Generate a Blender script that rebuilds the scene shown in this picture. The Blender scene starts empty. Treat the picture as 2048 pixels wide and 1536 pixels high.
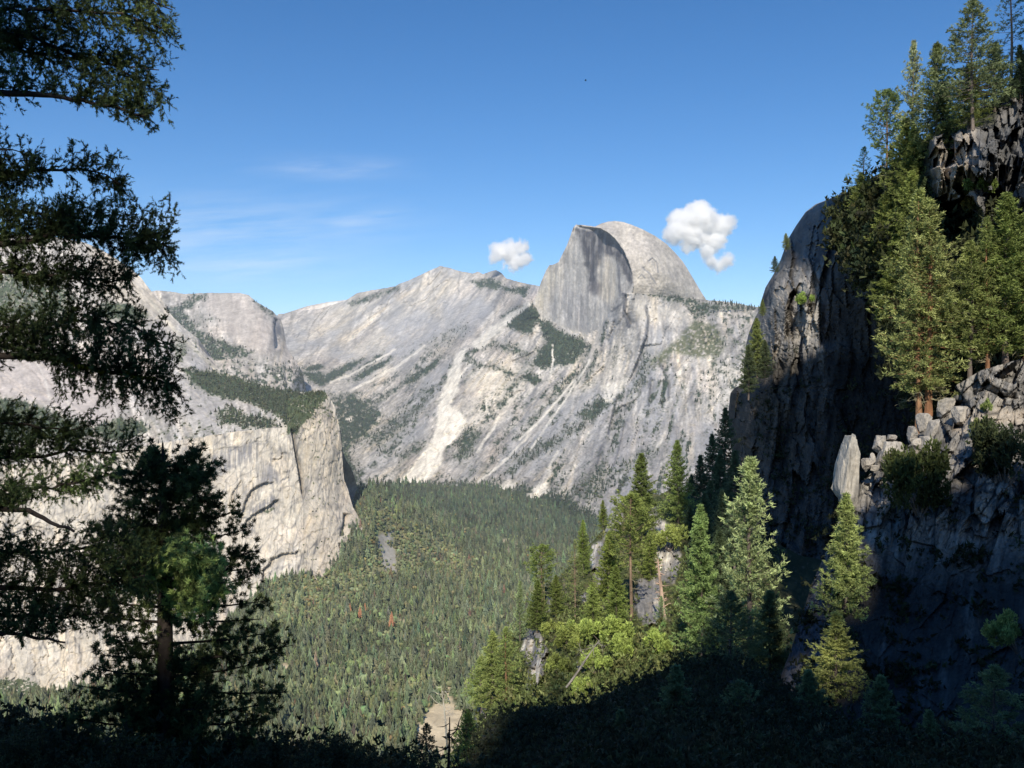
import bpy, math, random
import numpy as np
from mathutils import Vector

# ------------------------------------------------------------------ basics
SC = bpy.context.scene
COL = SC.collection
CAMZ = 580.0                      # eye height above the valley floor, metres
F = 1773.0                        # focal length in units of the 2048 px wide photograph
RNG = np.random.default_rng(7)
R = math.radians
SUN_EL, SUN_OFF = R(36), R(6)     # sun behind the viewer, a little to the left
SDIR = np.array([-math.sin(SUN_OFF)*math.cos(SUN_EL), -math.cos(SUN_OFF)*math.cos(SUN_EL), math.sin(SUN_EL)])

def at(px, py, D):
    """world point seen from the viewpoint in the direction of photo pixel (px,py) at forward distance D"""
    px, py, D = np.asarray(px, float), np.asarray(py, float), np.asarray(D, float)
    return np.stack([(px-1024)/F*D, D*np.ones_like(px), (768-py)/F*D + CAMZ], -1)

def sm(a, b, x):
    t = np.clip((x-a)/(b-a), 0, 1)
    return t*t*(3-2*t)

def mix(a, b, t):
    return a + (b-a)*t

def mixc(a, b, t):
    return np.asarray(a, float) + (np.asarray(b, float)-np.asarray(a, float))*np.asarray(t)[..., None]

# ------------------------------------------------------------------ noise
_perm = np.random.default_rng(11).permutation(512).astype(np.int64)
_perm = np.concatenate([_perm, _perm, _perm])
_grad = np.random.default_rng(12).normal(size=(512, 3))
_grad /= np.linalg.norm(_grad, axis=1, keepdims=True)
_cellv = np.random.default_rng(13).random((512, 8))

def _h(i, j, k):
    return _perm[(_perm[(_perm[i & 511] + j) & 511] + k) & 511]

def pn(x, y, z=None):
    x = np.asarray(x, float); y = np.asarray(y, float)
    z = np.zeros_like(x) + .37 if z is None else np.asarray(z, float)
    i, j, k = np.floor(x).astype(np.int64), np.floor(y).astype(np.int64), np.floor(z).astype(np.int64)
    fx, fy, fz = x-i, y-j, z-k
    u, v, w = [t*t*t*(t*(t*6-15)+10) for t in (fx, fy, fz)]
    out = 0
    for a in (0, 1):
        for b in (0, 1):
            for c in (0, 1):
                g = _grad[_h(i+a, j+b, k+c)]
                d = g[..., 0]*(fx-a) + g[..., 1]*(fy-b) + g[..., 2]*(fz-c)
                out = out + d*(u if a else 1-u)*(v if b else 1-v)*(w if c else 1-w)
    return out*1.5

def fbm(x, y, z=None, o=4, gain=.5, ridged=False):
    s, a, t = 0, 1.0, 0
    for q in range(o):
        f = 2.03**q
        n = pn(x*f+q*17.3, y*f-q*9.1, None if z is None else z*f+q*5.7)
        if ridged: n = 1-2*np.abs(n)
        s = s + a*n; t += a; a *= gain
    return s/t

def facets(P, scale, tilt=1.0, seed=0):
    """blocky fracture field: every cell has its own offset and its own tilted plane"""
    Q = P/np.asarray(scale) + seed*13.7
    I = np.floor(Q).astype(np.int64)
    best = np.full(Q.shape[:-1], 1e9); val = np.zeros_like(best); sec = np.full_like(best, 1e9)
    for a in (-1, 0, 1):
        for b in (-1, 0, 1):
            for c in (-1, 0, 1):
                J = I + np.array([a, b, c])
                h = _h(J[..., 0], J[..., 1], J[..., 2])
                cv = _cellv[h]
                d = Q - (J + cv[..., :3])
                r = (d*d).sum(-1)
                vv = (cv[..., 3]-.5) + tilt*((cv[..., 4]-.5)*d[..., 0] + (cv[..., 5]-.5)*d[..., 1] + (cv[..., 6]-.5)*d[..., 2])
                m = r < best
                sec = np.where(m, best, np.minimum(sec, r))
                val = np.where(m, vv, val); best = np.where(m, r, best)
    return val, np.sqrt(sec)-np.sqrt(best)

# ------------------------------------------------------------------ drawing masks on a surface (all in metres or photo pixels -> per-vertex values)
def segdist(PX, PY, pts, closed=False):
    pts = np.asarray(pts, float)
    a = pts if closed else pts[:-1]
    b = np.roll(pts, -1, 0) if closed else pts[1:]
    best = np.full(PX.shape, 1e9); side = np.zeros(PX.shape); tt = np.zeros(PX.shape)
    n = len(a)
    for q in range(n):
        dx, dy = b[q]-a[q]
        L2 = dx*dx+dy*dy+1e-9
        t = np.clip(((PX-a[q, 0])*dx+(PY-a[q, 1])*dy)/L2, 0, 1)
        ex, ey = PX-a[q, 0]-t*dx, PY-a[q, 1]-t*dy
        d = np.hypot(ex, ey)
        m = d < best
        s = (dx*(PY-a[q, 1])-dy*(PX-a[q, 0]))/math.sqrt(L2)
        side = np.where(m, np.sign(s), side)
        tt = np.where(m, (q+t)/n, tt)
        best = np.where(m, d, best)
    return best, side, tt

def _local(fn):
    def wrap(PX, PY, pts, *a, **k):
        p = np.asarray(pts, float); m = fn.pad(*a, **k)
        sel = (PX > p[:, 0].min()-m) & (PX < p[:, 0].max()+m) & (PY > p[:, 1].min()-m) & (PY < p[:, 1].max()+m)
        out = np.zeros(PX.shape)
        if sel.any(): out[sel] = fn(PX[sel], PY[sel], pts, *a, **k)
        return out
    return wrap

def polym(PX, PY, pts, soft=6, warp=6, ws=18):
    wx = warp*fbm(PX/ws, PY/ws, o=3); wy = warp*fbm(PX/ws+31, PY/ws+7, o=3)
    X, Y = PX+wx, PY+wy
    pts = np.asarray(pts, float)
    d, _, _ = segdist(X, Y, pts, True)
    ins = np.zeros(X.shape, bool)
    b = np.roll(pts, -1, 0)
    for (x0, y0), (x1, y1) in zip(pts, b):
        c = ((y0 > Y) != (y1 > Y)) & (X < (x1-x0)*(Y-y0)/((y1-y0) if y1 != y0 else 1e-9)+x0)
        ins ^= c
    return sm(-soft, soft, np.where(ins, d, -d))

def linem(PX, PY, pts, w, warp=2, ws=14):
    X = PX+warp*fbm(PX/ws, PY/ws, o=2); Y = PY+warp*fbm(PX/ws+3, PY/ws+9, o=2)
    d, _, t = segdist(X, Y, pts)
    return 1-sm(w*.4, w, d)

def stepline(PX, PY, pts, decay, w=1.5, ends=.12, warp=2):
    """1 just to the right-hand side of the directed polyline, fading with distance, 0 on the left"""
    X = PX+warp*fbm(PX/15, PY/15, o=3); Y = PY+warp*fbm(PX/15+3, PY/15+9, o=3)
    d, s, t = segdist(X, Y, pts)
    e = sm(0, ends, t)*sm(0, ends, 1-t)
    return np.where(s > 0, np.exp(-d/decay)*sm(0, w, d), 0)*e

polym.pad = lambda soft=6, warp=6, ws=18: soft+warp*1.3+2
linem.pad = lambda w, warp=2, ws=14: w+warp*1.3+2
stepline.pad = lambda decay, w=1.5, ends=.12, warp=2: decay*5+warp*1.3
polym, linem, stepline = _local(polym), _local(linem), _local(stepline)

def streak(PX, PY, th, w, l, seed=0, o=3):
    th = R(th)
    ac = PX*math.sin(th)+PY*math.cos(th); al = -PX*math.cos(th)+PY*math.sin(th)
    return fbm(ac/w+seed*7.1, al/l+seed*3.3, o=o)

def streakf(PX, PY, TH, w, l, seed=0, o=3, angs=(20, 35, 50, 65, 80, 95, 110)):
    out = np.zeros(PX.shape); TH = np.clip(TH, angs[0], angs[-1])
    st = angs[1]-angs[0]
    for a in angs:
        wgt = np.clip(1-np.abs(TH-a)/st, 0, 1)
        if wgt.max() > 0: out += wgt*streak(PX, PY, a, w, l, seed, o)
    return out

# ------------------------------------------------------------------ materials
def mat(name):
    m = bpy.data.materials.new(name); m.use_nodes = True
    nt = m.node_tree; nt.nodes.clear()
    return m, nt, (lambda t, **k: _node(nt, t, k))

def _node(nt, t, k):
    n = nt.nodes.new(t)
    for a, b in k.items():
        if a.startswith('i_'): n.inputs[a[2:].replace('_', ' ')].default_value = b
        else: setattr(n, a, b)
    return n

def rock_mat(name, sc1, sc2, bump, bdist, rough=.92):
    m, nt, N = mat(name); L = nt.links.new
    out = N('ShaderNodeOutputMaterial'); b = N('ShaderNodeBsdfPrincipled')
    b.inputs['Roughness'].default_value = rough; b.inputs['Specular IOR Level'].default_value = .15
    at_ = N('ShaderNodeAttribute', attribute_name='col')
    tc = N('ShaderNodeNewGeometry')
    n1 = N('ShaderNodeTexNoise', i_Scale=1/sc1, i_Detail=6.0, i_Roughness=.65)
    n2 = N('ShaderNodeTexNoise', i_Scale=1/sc2, i_Detail=8.0, i_Roughness=.7)
    L(tc.outputs['Position'], n1.inputs['Vector']); L(tc.outputs['Position'], n2.inputs['Vector'])
    mr = N('ShaderNodeMapRange', i_From_Min=.3, i_From_Max=.7, i_To_Min=.74, i_To_Max=1.22)
    L(n1.outputs['Fac'], mr.inputs['Value'])
    mr2 = N('ShaderNodeMapRange', i_From_Min=.3, i_From_Max=.7, i_To_Min=.8, i_To_Max=1.18)
    L(n2.outputs['Fac'], mr2.inputs['Value'])
    mm = N('ShaderNodeMath', operation='MULTIPLY'); L(mr.outputs[0], mm.inputs[0]); L(mr2.outputs[0], mm.inputs[1])
    vm = N('ShaderNodeVectorMath', operation='SCALE'); L(at_.outputs['Color'], vm.inputs[0]); L(mm.outputs[0], vm.inputs['Scale'])
    L(vm.outputs[0], b.inputs['Base Color'])
    bp = N('ShaderNodeBump', i_Strength=bump, i_Distance=bdist)
    L(n2.outputs['Fac'], bp.inputs['Height']); L(bp.outputs[0], b.inputs['Normal'])
    L(b.outputs[0], out.inputs[0])
    return m

def leaf_mat(name, trans=.3, sc=.6, rough=.65):
    m, nt, N = mat(name); L = nt.links.new
    out = N('ShaderNodeOutputMaterial')
    at_ = N('ShaderNodeAttribute', attribute_name='col'); oi = N('ShaderNodeObjectInfo')
    mx = N('ShaderNodeMix', data_type='RGBA', blend_type='MULTIPLY'); mx.inputs['Factor'].default_value = 1
    L(at_.outputs['Color'], mx.inputs[6]); L(oi.outputs['Color'], mx.inputs[7])
    g = N('ShaderNodeNewGeometry'); n1 = N('ShaderNodeTexNoise', i_Scale=1/sc, i_Detail=3.0)
    L(g.outputs['Position'], n1.inputs['Vector'])
    mr = N('ShaderNodeMapRange', i_From_Min=.3, i_From_Max=.7, i_To_Min=.65, i_To_Max=1.3); L(n1.outputs['Fac'], mr.inputs['Value'])
    vm = N('ShaderNodeVectorMath', operation='SCALE'); L(mx.outputs[2], vm.inputs[0]); L(mr.outputs[0], vm.inputs['Scale'])
    d = N('ShaderNodeBsdfPrincipled'); d.inputs['Roughness'].default_value = rough; d.inputs['Specular IOR Level'].default_value = .2
    t = N('ShaderNodeBsdfTranslucent'); s = N('ShaderNodeMixShader'); s.inputs[0].default_value = trans
    L(vm.outputs[0], d.inputs['Base Color']); L(vm.outputs[0], t.inputs['Color'])
    L(d.outputs[0], s.inputs[1]); L(t.outputs[0], s.inputs[2]); L(s.outputs[0], out.inputs[0])
    return m

M_FAR = rock_mat('distant_granite', 60, 14, .35, 6)
M_MID = rock_mat('cliff_granite', 6, 1.2, .6, .5)
M_NEAR = rock_mat('near_granite', 1.6, .35, .8, .12)
M_BARK = rock_mat('bark', .5, .12, .9, .05)
M_FAR_LEAF = leaf_mat('distant_foliage', .15, 40)
M_LEAF = leaf_mat('foliage', .3, 1.2)
M_NEEDLE = leaf_mat('needles', .3, .25)
MATS = [M_FAR, M_MID, M_NEAR]

# ------------------------------------------------------------------ meshes
def mesh(name, V, F3=None, F4=None, col=None, mats=(), mi3=None, mi4=None, smooth=False):
    V = np.asarray(V, np.float32).reshape(-1, 3)
    n3 = 0 if F3 is None else len(F3); n4 = 0 if F4 is None else len(F4)
    me = bpy.data.meshes.new(name)
    me.vertices.add(len(V)); me.vertices.foreach_set('co', V.ravel())
    me.loops.add(n3*3+n4*4); me.polygons.add(n3+n4)
    li = []; 
    if n3: li.append(np.asarray(F3, np.int32).ravel())
    if n4: li.append(np.asarray(F4, np.int32).ravel())
    me.loops.foreach_set('vertex_index', np.concatenate(li))
    ls = np.concatenate([np.arange(n3)*3, n3*3+np.arange(n4)*4]).astype(np.int32)
    me.polygons.foreach_set('loop_start', ls)
    if mi3 is not None or mi4 is not None:
        a = np.zeros(n3, np.int32) if mi3 is None else np.broadcast_to(np.asarray(mi3, np.int32), (n3,))
        b = np.zeros(n4, np.int32) if mi4 is None else np.broadcast_to(np.asarray(mi4, np.int32), (n4,))
        me.polygons.foreach_set('material_index', np.concatenate([a, b]))
    me.update(calc_edges=True)
    me.polygons.foreach_set('use_smooth', np.full(n3+n4, smooth))
    if col is not None:
        c = np.ones((len(V), 4), np.float32); c[:, :3] = np.asarray(col, np.float32).reshape(-1, 3)
        a = me.color_attributes.new('col', 'FLOAT_COLOR', 'POINT'); a.data.foreach_set('color', c.ravel())
    for m in mats: me.materials.append(m)
    me.update()
    return me

def link(name, data, parent=None, loc=None, rotz=0, scale=None):
    o = bpy.data.objects.new(name, data); COL.objects.link(o)
    if parent is not None: o.parent = parent
    if loc is not None: o.location = Vector([float(q) for q in loc])
    o.rotation_euler = (0, 0, rotz)
    if scale is not None: o.scale = scale
    return o

def tag(o, label=None, cat=None, group=None, kind=None):
    if label: o['label'] = label
    if cat: o['category'] = cat
    if group: o['group'] = group
    if kind: o['kind'] = kind
    return o

# ------------------------------------------------------------------ relief terrain: a surface through measured points
def tps(ctrl):
    c = np.asarray(ctrl, float); n = len(c)
    p = c[:, :2]/500; v = np.log(c[:, 2])
    def phi(r2): return np.where(r2 > 1e-12, .5*r2*np.log(np.maximum(r2, 1e-12)), 0)
    K = phi(((p[:, None]-p[None])**2).sum(-1)) + 1e-5*np.eye(n)
    A = np.zeros((n+3, n+3)); A[:n, :n] = K; A[:n, n] = 1; A[:n, n+1:] = p; A[n, :n] = 1; A[n+1:, :n] = p.T
    w = np.linalg.solve(A, np.concatenate([v, [0, 0, 0]]))
    def ev(PX, PY):
        X, Y = PX/500, PY/500
        out = w[n]+w[n+1]*X+w[n+2]*Y
        for q in range(n): out = out+w[q]*phi((X-p[q, 0])**2+(Y-p[q, 1])**2)
        return np.exp(out)
    return ev

def interp(pts):
    p = np.asarray(sorted(pts), float)
    return lambda x: np.interp(x, p[:, 0], p[:, 1])

class Relief:
    """grid between two edges; axis 'c': columns in px between top(px) and bottom(px); 'r': rows in py between left(py) and right(py)"""
    def __init__(s, axis, lo, hi, u0, u1, step, nv, ctrl, jit=0):
        u = np.arange(u0, u1+step*.5, step)
        a, b = interp(lo)(u), interp(hi)(u)
        if jit: a = a+jit*fbm(u/9, u*0, o=4)
        v = np.linspace(0, 1, nv)
        U = np.repeat(u[None], nv, 0); W = a[None]+(b-a)[None]*v[:, None]
        s.PX, s.PY = (U, W) if axis == 'c' else (W, U)
        s.axis = axis
        s.D = tps(ctrl)(s.PX, s.PY)
        s.veg = np.zeros_like(s.PX)
    @property
    def P(s): return at(s.PX, s.PY, s.D)
    def build(s, name, m, col, skirt=((1.04, .0), (1.15, -.03), (1.4, -.12)), label=None, smooth=True):
        P = s.P; C = col
        ex = []; ec = []
        for k, (kd, dz) in enumerate(skirt):   # the far side of the mass, behind its skyline
            D0 = s.D[0]
            if s.axis == 'c':
                q = P[0].copy(); q[:, 1] *= kd; q[:, 0] *= kd; q[:, 2] += dz*D0 - (kd-1)*D0*.25
            else:
                q = P[0].copy(); q[:, 1] *= kd; q[:, 2] += dz*D0*.2; q[:, 0] += (kd-1)*D0*.35
            ex.append(q); ec.append(C[0])
        P = np.concatenate([np.array(ex[::-1]).reshape(len(skirt), -1, 3), P], 0) if skirt else P
        C = np.concatenate([np.array(ec).reshape(len(skirt), -1, 3), C], 0) if skirt else C
        r, c = P.shape[:2]
        I = np.arange(r*c).reshape(r, c)
        Fq = np.stack([I[1:, :-1], I[1:, 1:], I[:-1, 1:], I[:-1, :-1]], -1).reshape(-1, 4)
        if s.axis == 'r': Fq = Fq[:, ::-1]
        me = mesh(name, P, None, Fq, C, (m,), smooth=smooth)
        o = link(name, me); tag(o, label, None, None, 'structure')
        return o

def sample(rl, w, n, rng):
    """n grid indices drawn with weight w"""
    p = np.clip(w, 0, None).ravel(); p = p/p.sum()
    return rng.choice(p.size, n, p=p)
# ------------------------------------------------------------------ the mountains
GREY, DARK, CREAM, WHITE = (.44, .43, .42), (.20, .205, .225), (.60, .53, .42), (.68, .64, .57)
PINK = (.52, .455, .41)
VEGD, VEGO, VEGG = (.040, .060, .040), (.115, .125, .060), (.070, .092, .052)

def fcell(PX, PY, ang, w, l, seed):
    th = R(ang); ac = PX*math.sin(th)+PY*math.cos(th); al = -PX*math.cos(th)+PY*math.sin(th)
    return facets(np.stack([ac/w+.3*fbm(PX/20, PY/20, o=2), al/l, 0*PX+.5], -1), 1.0, .4, seed)

def paint_rock(PX, PY, TH, seed=0, dark=.5, cream=.5, k=1.0, cells=.22):
    """granite with streaks that follow the fall line TH (degrees from horizontal, down-left)"""
    a = streakf(PX, PY, TH, 16, 130, seed, 4); b = streakf(PX, PY, TH, 5, 55, seed+3, 3)
    big = fbm(PX/90+seed, PY/70, o=3)
    c = np.broadcast_to(np.array(GREY), PX.shape+(3,))
    c = c + (np.array(PINK)-c)*(sm(-.1, .5, fbm(PX/60+5+seed, PY/60, o=3))*.55)[..., None]
    c = c + (np.array(CREAM)-c)*(sm(.02, .42, a+.35*big)*cream)[..., None]
    c = c + (np.array(DARK)-c)*(sm(.0, .36, -a+.35*b-.25*big)*dark)[..., None]
    f1, e1 = fcell(PX, PY, float(np.mean(TH)), 15, 60, seed); f2, e2 = fcell(PX, PY, float(np.mean(TH))-12, 6, 17, seed+5)
    c = c*(1+cells*2.0*(f1+.7*f2))[..., None]*(1-cells*(1.3*sm(.05, .0, e1)+.7*sm(.08, .0, e2)))[..., None]
    c = c*(1+.42*b+.36*fbm(PX/3.2, PY/3.2, o=3))[..., None]*np.array([1.03, .99, .93])
    return np.clip(c*k*1.13, .03, .85)

def over(c, col, m):
    return c + (np.array(col)-c)*np.clip(m, 0, 1)[..., None]

def cracks(PX, PY, TH, seed, w=9, l=90, th=.80):
    n = 1-np.abs(streakf(PX, PY, TH, w, l, seed, 2))*2.2
    return sm(th, .98, n)

REL = {}
def slabs(PX, PY, ang, sw, sl, K, seed):
    """sawtooth of a smooth field: exfoliation sheets with sharp edges"""
    n = streak(PX, PY, ang, sw, sl, seed, 4)*K
    t = n-np.floor(n)
    return t*sm(1.0, .93, t), sm(.90, .97, t)*sm(1.0, .985, t)

# --- white snowy-looking ridge at the head of the valley
r = Relief('c', [(520, 634), (560, 630), (585, 622), (615, 612), (655, 604), (690, 600), (720, 596), (760, 590)], [(520, 700), (760, 690)], 520, 760, 3, 26,
           [(520, 634, 11500), (760, 590, 11500), (520, 700, 9800), (760, 690, 9800), (640, 650, 10600)])
c = paint_rock(r.PX, r.PY, 25+0*r.PX, 1, .15, .3, 1.25)
c = over(c, (.16, .17, .2), sm(.05, .35, fbm(r.PX/14, r.PY/5, o=3))*sm(618, 640, r.PY)*.8 + polym(r.PX, r.PY, [(700, 585), (770, 570), (770, 600), (700, 606)], 3, 3)*.7)
r.build('mountain_ridge', M_FAR, c, label='pale bare granite ridge far away at the head of the valley')

# --- the great slabs on the left of the dome and the whole wall below it
top = [(556, 628), (575, 627), (600, 622), (640, 617), (690, 602), (712, 587), (740, 581), (765, 577), (790, 573), (803, 566), (820, 560), (850, 545), (868, 537), (880, 532), (895, 535), (920, 542), (945, 547), (955, 543), (966, 548), (980, 543), (992, 540), (1003, 546), (1012, 556), (1030, 562), (1050, 567), (1075, 571), (1110, 585),
       (1250, 585), (1415, 600), (1440, 602), (1475, 607), (1500, 612), (1560, 620), (1640, 630)]
bot = [(556, 905), (640, 955), (700, 1010), (780, 1015), (900, 1010), (1000, 1010), (1100, 1040), (1180, 1090), (1300, 1150), (1640, 1200)]
ctrl = [(556, 628, 9500), (640, 617, 9800), (740, 580, 9400), (880, 532, 9000), (990, 540, 8600), (1075, 571, 7600), (660, 690, 8600), (760, 680, 8200), (880, 640, 8000), (980, 600, 7800),
        (620, 740, 7600), (690, 800, 6900), (760, 760, 7100), (860, 700, 7100), (950, 660, 6700), (1030, 615, 6500),
        (700, 860, 6100), (720, 930, 5500), (770, 985, 5000), (640, 955, 5400), (700, 1010, 4800), (850, 940, 5000), (880, 800, 5700), (930, 700, 6100), (1000, 660, 6200),
        (1058, 600, 6000), (1070, 640, 5840), (1120, 662, 5600), (1180, 677, 5370), (1220, 615, 5230), (1262, 574, 5020), (1310, 585, 5080), (1360, 595, 5250), (1415, 603, 5400), (1500, 612, 5250), (1560, 620, 5200), (1640, 630, 5100),
        (1000, 800, 5400), (1100, 760, 5300), (1180, 720, 5150), (1250, 660, 4900), (1340, 650, 4850), (1450, 680, 4800), (1240, 780, 4650), (1340, 740, 4520), (1450, 780, 4400), (1600, 800, 4400),
        (900, 990, 4650), (1000, 985, 4450), (1000, 900, 4850), (1100, 880, 4600), (1100, 980, 4100), (1200, 900, 4200), (1200, 1050, 3500), (1300, 900, 4000), (1300, 1050, 3300), (1450, 900, 3950), (1450, 1100, 3050), (1640, 1000, 3600), (1640, 1200, 2900),
        (780, 1015, 4700), (1100, 1040, 3900), (1180, 1090, 3400)]
r = REL['wall'] = Relief('c', top, bot, 556, 1640, 2, 300, ctrl, jit=1.5)
PX, PY = r.PX, r.PY
TH = np.interp(PX, [560, 700, 850, 1000, 1100, 1180, 1250, 1330, 1420, 1640], [26, 32, 44, 52, 56, 66, 76, 88, 98, 100]) + 12*sm(760, 620, PY)*sm(1000, 1080, PX)
P = r.P
am = sm(556, 900, PX)
D = r.D
# ribs and gullies that run down the fall line, broken ledges
rib = streakf(PX, PY, TH, 46, 300, 5, 4)
rib2 = streakf(PX, PY, TH, 15, 120, 8, 3)
led = fbm(PX/26, PY/11, o=4, ridged=True)
D = D*(1 - .010*rib*am - .0035*rib2 - .0013*led - .0012*fbm(PX/5, PY/5, o=3))
fa, fe = facets(np.stack([PX*np.sin(R(60))+PY*np.cos(R(60)), (-PX*np.cos(R(60))+PY*np.sin(R(60)))*.35, 0*PX], -1), 34, .8, 3)
D = D*(1+.006*fa*sm(880, 1000, PX))
s1_, e1_ = slabs(PX, PY, 52, 60, 200, 5, 201); s2_, e2_ = slabs(PX, PY, 78, 40, 160, 5, 203)
wsl = sm(1080, 1200, PX); SE = e1_*(1-wsl)+e2_*wsl
D = D*(1+.004*(s1_*(1-wsl)+s2_*wsl))
STEPS = [  # (line, recess in metres, decay) - darker cracks, buttress edges
    ([(1292, 615), (1296, 640), (1294, 668), (1284, 692), (1276, 715), (1264, 745), (1250, 775)], 60, 12),
    ([(1228, 640), (1222, 660), (1217, 678)], 35, 8),
    ([(1247, 585), (1250, 605), (1249, 625), (1256, 640), (1258, 652)], 90, 9),
    ([(1236, 790), (1229, 810), (1222, 838), (1216, 866)], 45, 7),
    ([(1249, 845), (1243, 870), (1236, 905), (1226, 937)], 35, 6),
    ([(1303, 756), (1300, 775), (1297, 808)], 40, 6),
    ([(1322, 730), (1330, 745), (1336, 765), (1337, 795)], 40, 7),
    ([(1283, 748), (1280, 770), (1276, 790)], 30, 5),
    ([(1203, 700), (1200, 715), (1196, 730)], 35, 5),
    ([(1330, 850), (1340, 845), (1352, 853), (1372, 860)], 22, 6),
    ([(1203, 890), (1198, 915), (1193, 935)], 25, 5),
]
STEPS = STEPS
for pts, amp, dec in STEPS:
    D = D + amp*stepline(PX, PY, pts[::-1], dec)*1.0
r.D = D
c = paint_rock(PX, PY, TH, 2, .8, .7)
slab = sm(1010, 900, PX)*sm(820, 720, PY+.15*(PX-700))
c = over(c, np.array(WHITE)*.93, slab*.35*sm(-.3, .4, streakf(PX, PY, TH, 30, 160, 12, 3)))
c = over(c, (.35, .36, .38), slab*.55*sm(.0, .4, fbm(PX/55+2, PY/40, o=3)))
c = over(c, (.52, .52, .53), sm(.1, .5, streakf(PX, PY, TH, 60, 300, 21, 2))*.35)
crk = cracks(PX, PY, TH, 31)*.5 + cracks(PX, PY, TH-22, 33, 16, 60)*.3
c = over(c, (.14, .145, .16), np.maximum(crk*.62, SE*.55))
# blue-grey lower right buttresses
but = polym(PX, PY, [(1240, 840), (1270, 745), (1330, 730), (1400, 800), (1470, 880), (1470, 1000), (1330, 1040), (1180, 1060), (1200, 950)], 25, 20)
c = over(c, (.34, .345, .37), but*.7*sm(-.35, .3, streakf(PX, PY, TH, 22, 140, 41, 3)))
c = c*(1-.13*sm(600, 900, PX)*sm(760, 900, PY))[..., None]
# broad smooth slabs, dark gullies and painted cleft shadows
slate = np.maximum.reduce([polym(PX, PY, q, 12, 10, 22) for q in (
    [(1060, 830), (1130, 790), (1205, 765), (1240, 800), (1160, 880), (1050, 960), (985, 950), (1010, 890)], [(850, 760), (900, 722), (885, 800), (842, 880), (770, 935), (722, 940), (780, 860)],
    [(1290, 640), (1345, 662), (1320, 720), (1275, 780), (1238, 792), (1268, 740)], [(760, 640), (850, 620), (900, 660), (860, 700), (780, 720)], [(880, 600), (960, 590), (985, 620), (930, 680), (890, 660)], [(1190, 600), (1240, 640), (1225, 690), (1195, 690)])])
c = over(c, (.36, .365, .385), slate*.72*sm(-.7, .1, streakf(PX, PY, TH, 14, 120, 45, 3)))
crm = np.maximum.reduce([polym(PX, PY, q, 10, 9, 20) for q in (
    [(1090, 790), (1150, 765), (1240, 730), (1200, 770), (1130, 800), (1060, 880), (1030, 880)], [(940, 760), (1000, 740), (1060, 770), (1000, 850), (950, 870), (925, 840)], [(1130, 720), (1180, 690), (1185, 740), (1150, 770)], [(1250, 600), (1300, 600), (1400, 640), (1360, 650), (1280, 640)],
    [(690, 700), (760, 660), (800, 680), (740, 720)], [(1400, 720), (1500, 740), (1480, 830), (1430, 800)])])
c = over(c, (.66, .61, .53), crm*.55*sm(-.5, .3, streakf(PX, PY, TH, 12, 90, 47, 3)))
gul = np.zeros(PX.shape)
for q, wd in (([(1075, 700), (1050, 745), (1015, 790), (985, 830), (960, 860), (935, 900)], 12), ([(1110, 790), (1075, 830), (1040, 870), (1000, 905), (970, 935)], 9), ([(1215, 800), (1180, 840), (1130, 870), (1080, 900), (1030, 935), (1000, 960)], 11), ([(1290, 760), (1265, 800), (1240, 850), (1225, 900), (1180, 960), (1130, 1000)], 9),
               ([(860, 700), (830, 740), (800, 775), (760, 800), (720, 820)], 9), ([(905, 735), (880, 770), (850, 800), (820, 830), (780, 860), (740, 890)], 10), ([(1180, 690), (1165, 730), (1150, 770), (1100, 830)], 7), ([(1215, 640), (1200, 690), (1180, 740)], 6), ([(1250, 770), (1230, 830), (1215, 880)], 6), ([(800, 880), (760, 915), (720, 950)], 9), ([(1340, 730), (1300, 800), (1290, 860)], 6), ([(1010, 650), (960, 690), (930, 720)], 8)):
    gul = np.maximum(gul, linem(PX, PY, q, wd, 6, 16))
gul *= sm(-.35, .2, fbm(PX/12, PY/12, o=3))
c = over(c, (.17, .175, .165), gul*.6)
clf_shade = np.maximum.reduce([linem(PX, PY, q, wd, 1.5)*k for q, wd, k in (([(1246, 575), (1250, 600), (1249, 625), (1255, 640), (1258, 652)], 6, .95), ([(1292, 613), (1297, 640), (1292, 672), (1280, 712), (1268, 740)], 5, .8), ([(1236, 788), (1229, 812), (1222, 840), (1216, 868)], 4, .9), ([(1249, 845), (1240, 890), (1226, 938)], 3.5, .7),
    ([(1303, 756), (1300, 775), (1297, 810)], 4, .8), ([(1321, 728), (1331, 748), (1337, 770), (1337, 797)], 4.5, .8), ([(1229, 640), (1222, 660), (1217, 680)], 3.5, .8), ([(1203, 700), (1200, 715), (1195, 732)], 3.2, .8), ([(1283, 748), (1280, 770), (1276, 792)], 3, .7), ([(1203, 890), (1198, 915), (1193, 937)], 3, .7), ([(1252, 600), (1238, 612), (1224, 622)], 3.5, .7))])
c = over(c, (.07, .075, .095), clf_shade*.9)  # overhang shadow painted along the clefts
# rockfall fan and other fresh scars
fan = polym(PX, PY, [(917, 700), (933, 700), (921, 725), (919, 759), (917, 782), (900, 809), (919, 825), (933, 845), (919, 872), (884, 903), (886, 930), (855, 960), (816, 973), (773, 989), (781, 977), (816, 946), (835, 915), (870, 872), (876, 809), (890, 768), (900, 739)], 5, 7, 14)
fan2 = np.maximum.reduce([polym(PX, PY, q, 4, 6, 12) for q in (
    [(1044, 995), (1066, 981), (1080, 968), (1098, 966), (1093, 988), (1073, 998)], [(985, 985), (1010, 962), (1034, 960), (1030, 975), (1000, 990)],
    [(1203, 771), (1254, 756), (1244, 778), (1225, 802), (1208, 807)], [(1310, 895), (1330, 865), (1320, 893), (1311, 902)],
    [(940, 690), (1000, 640), (1060, 600), (1062, 608), (1000, 665), (960, 700)], [(690, 838), (706, 833), (702, 843), (693, 845)])])
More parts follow.
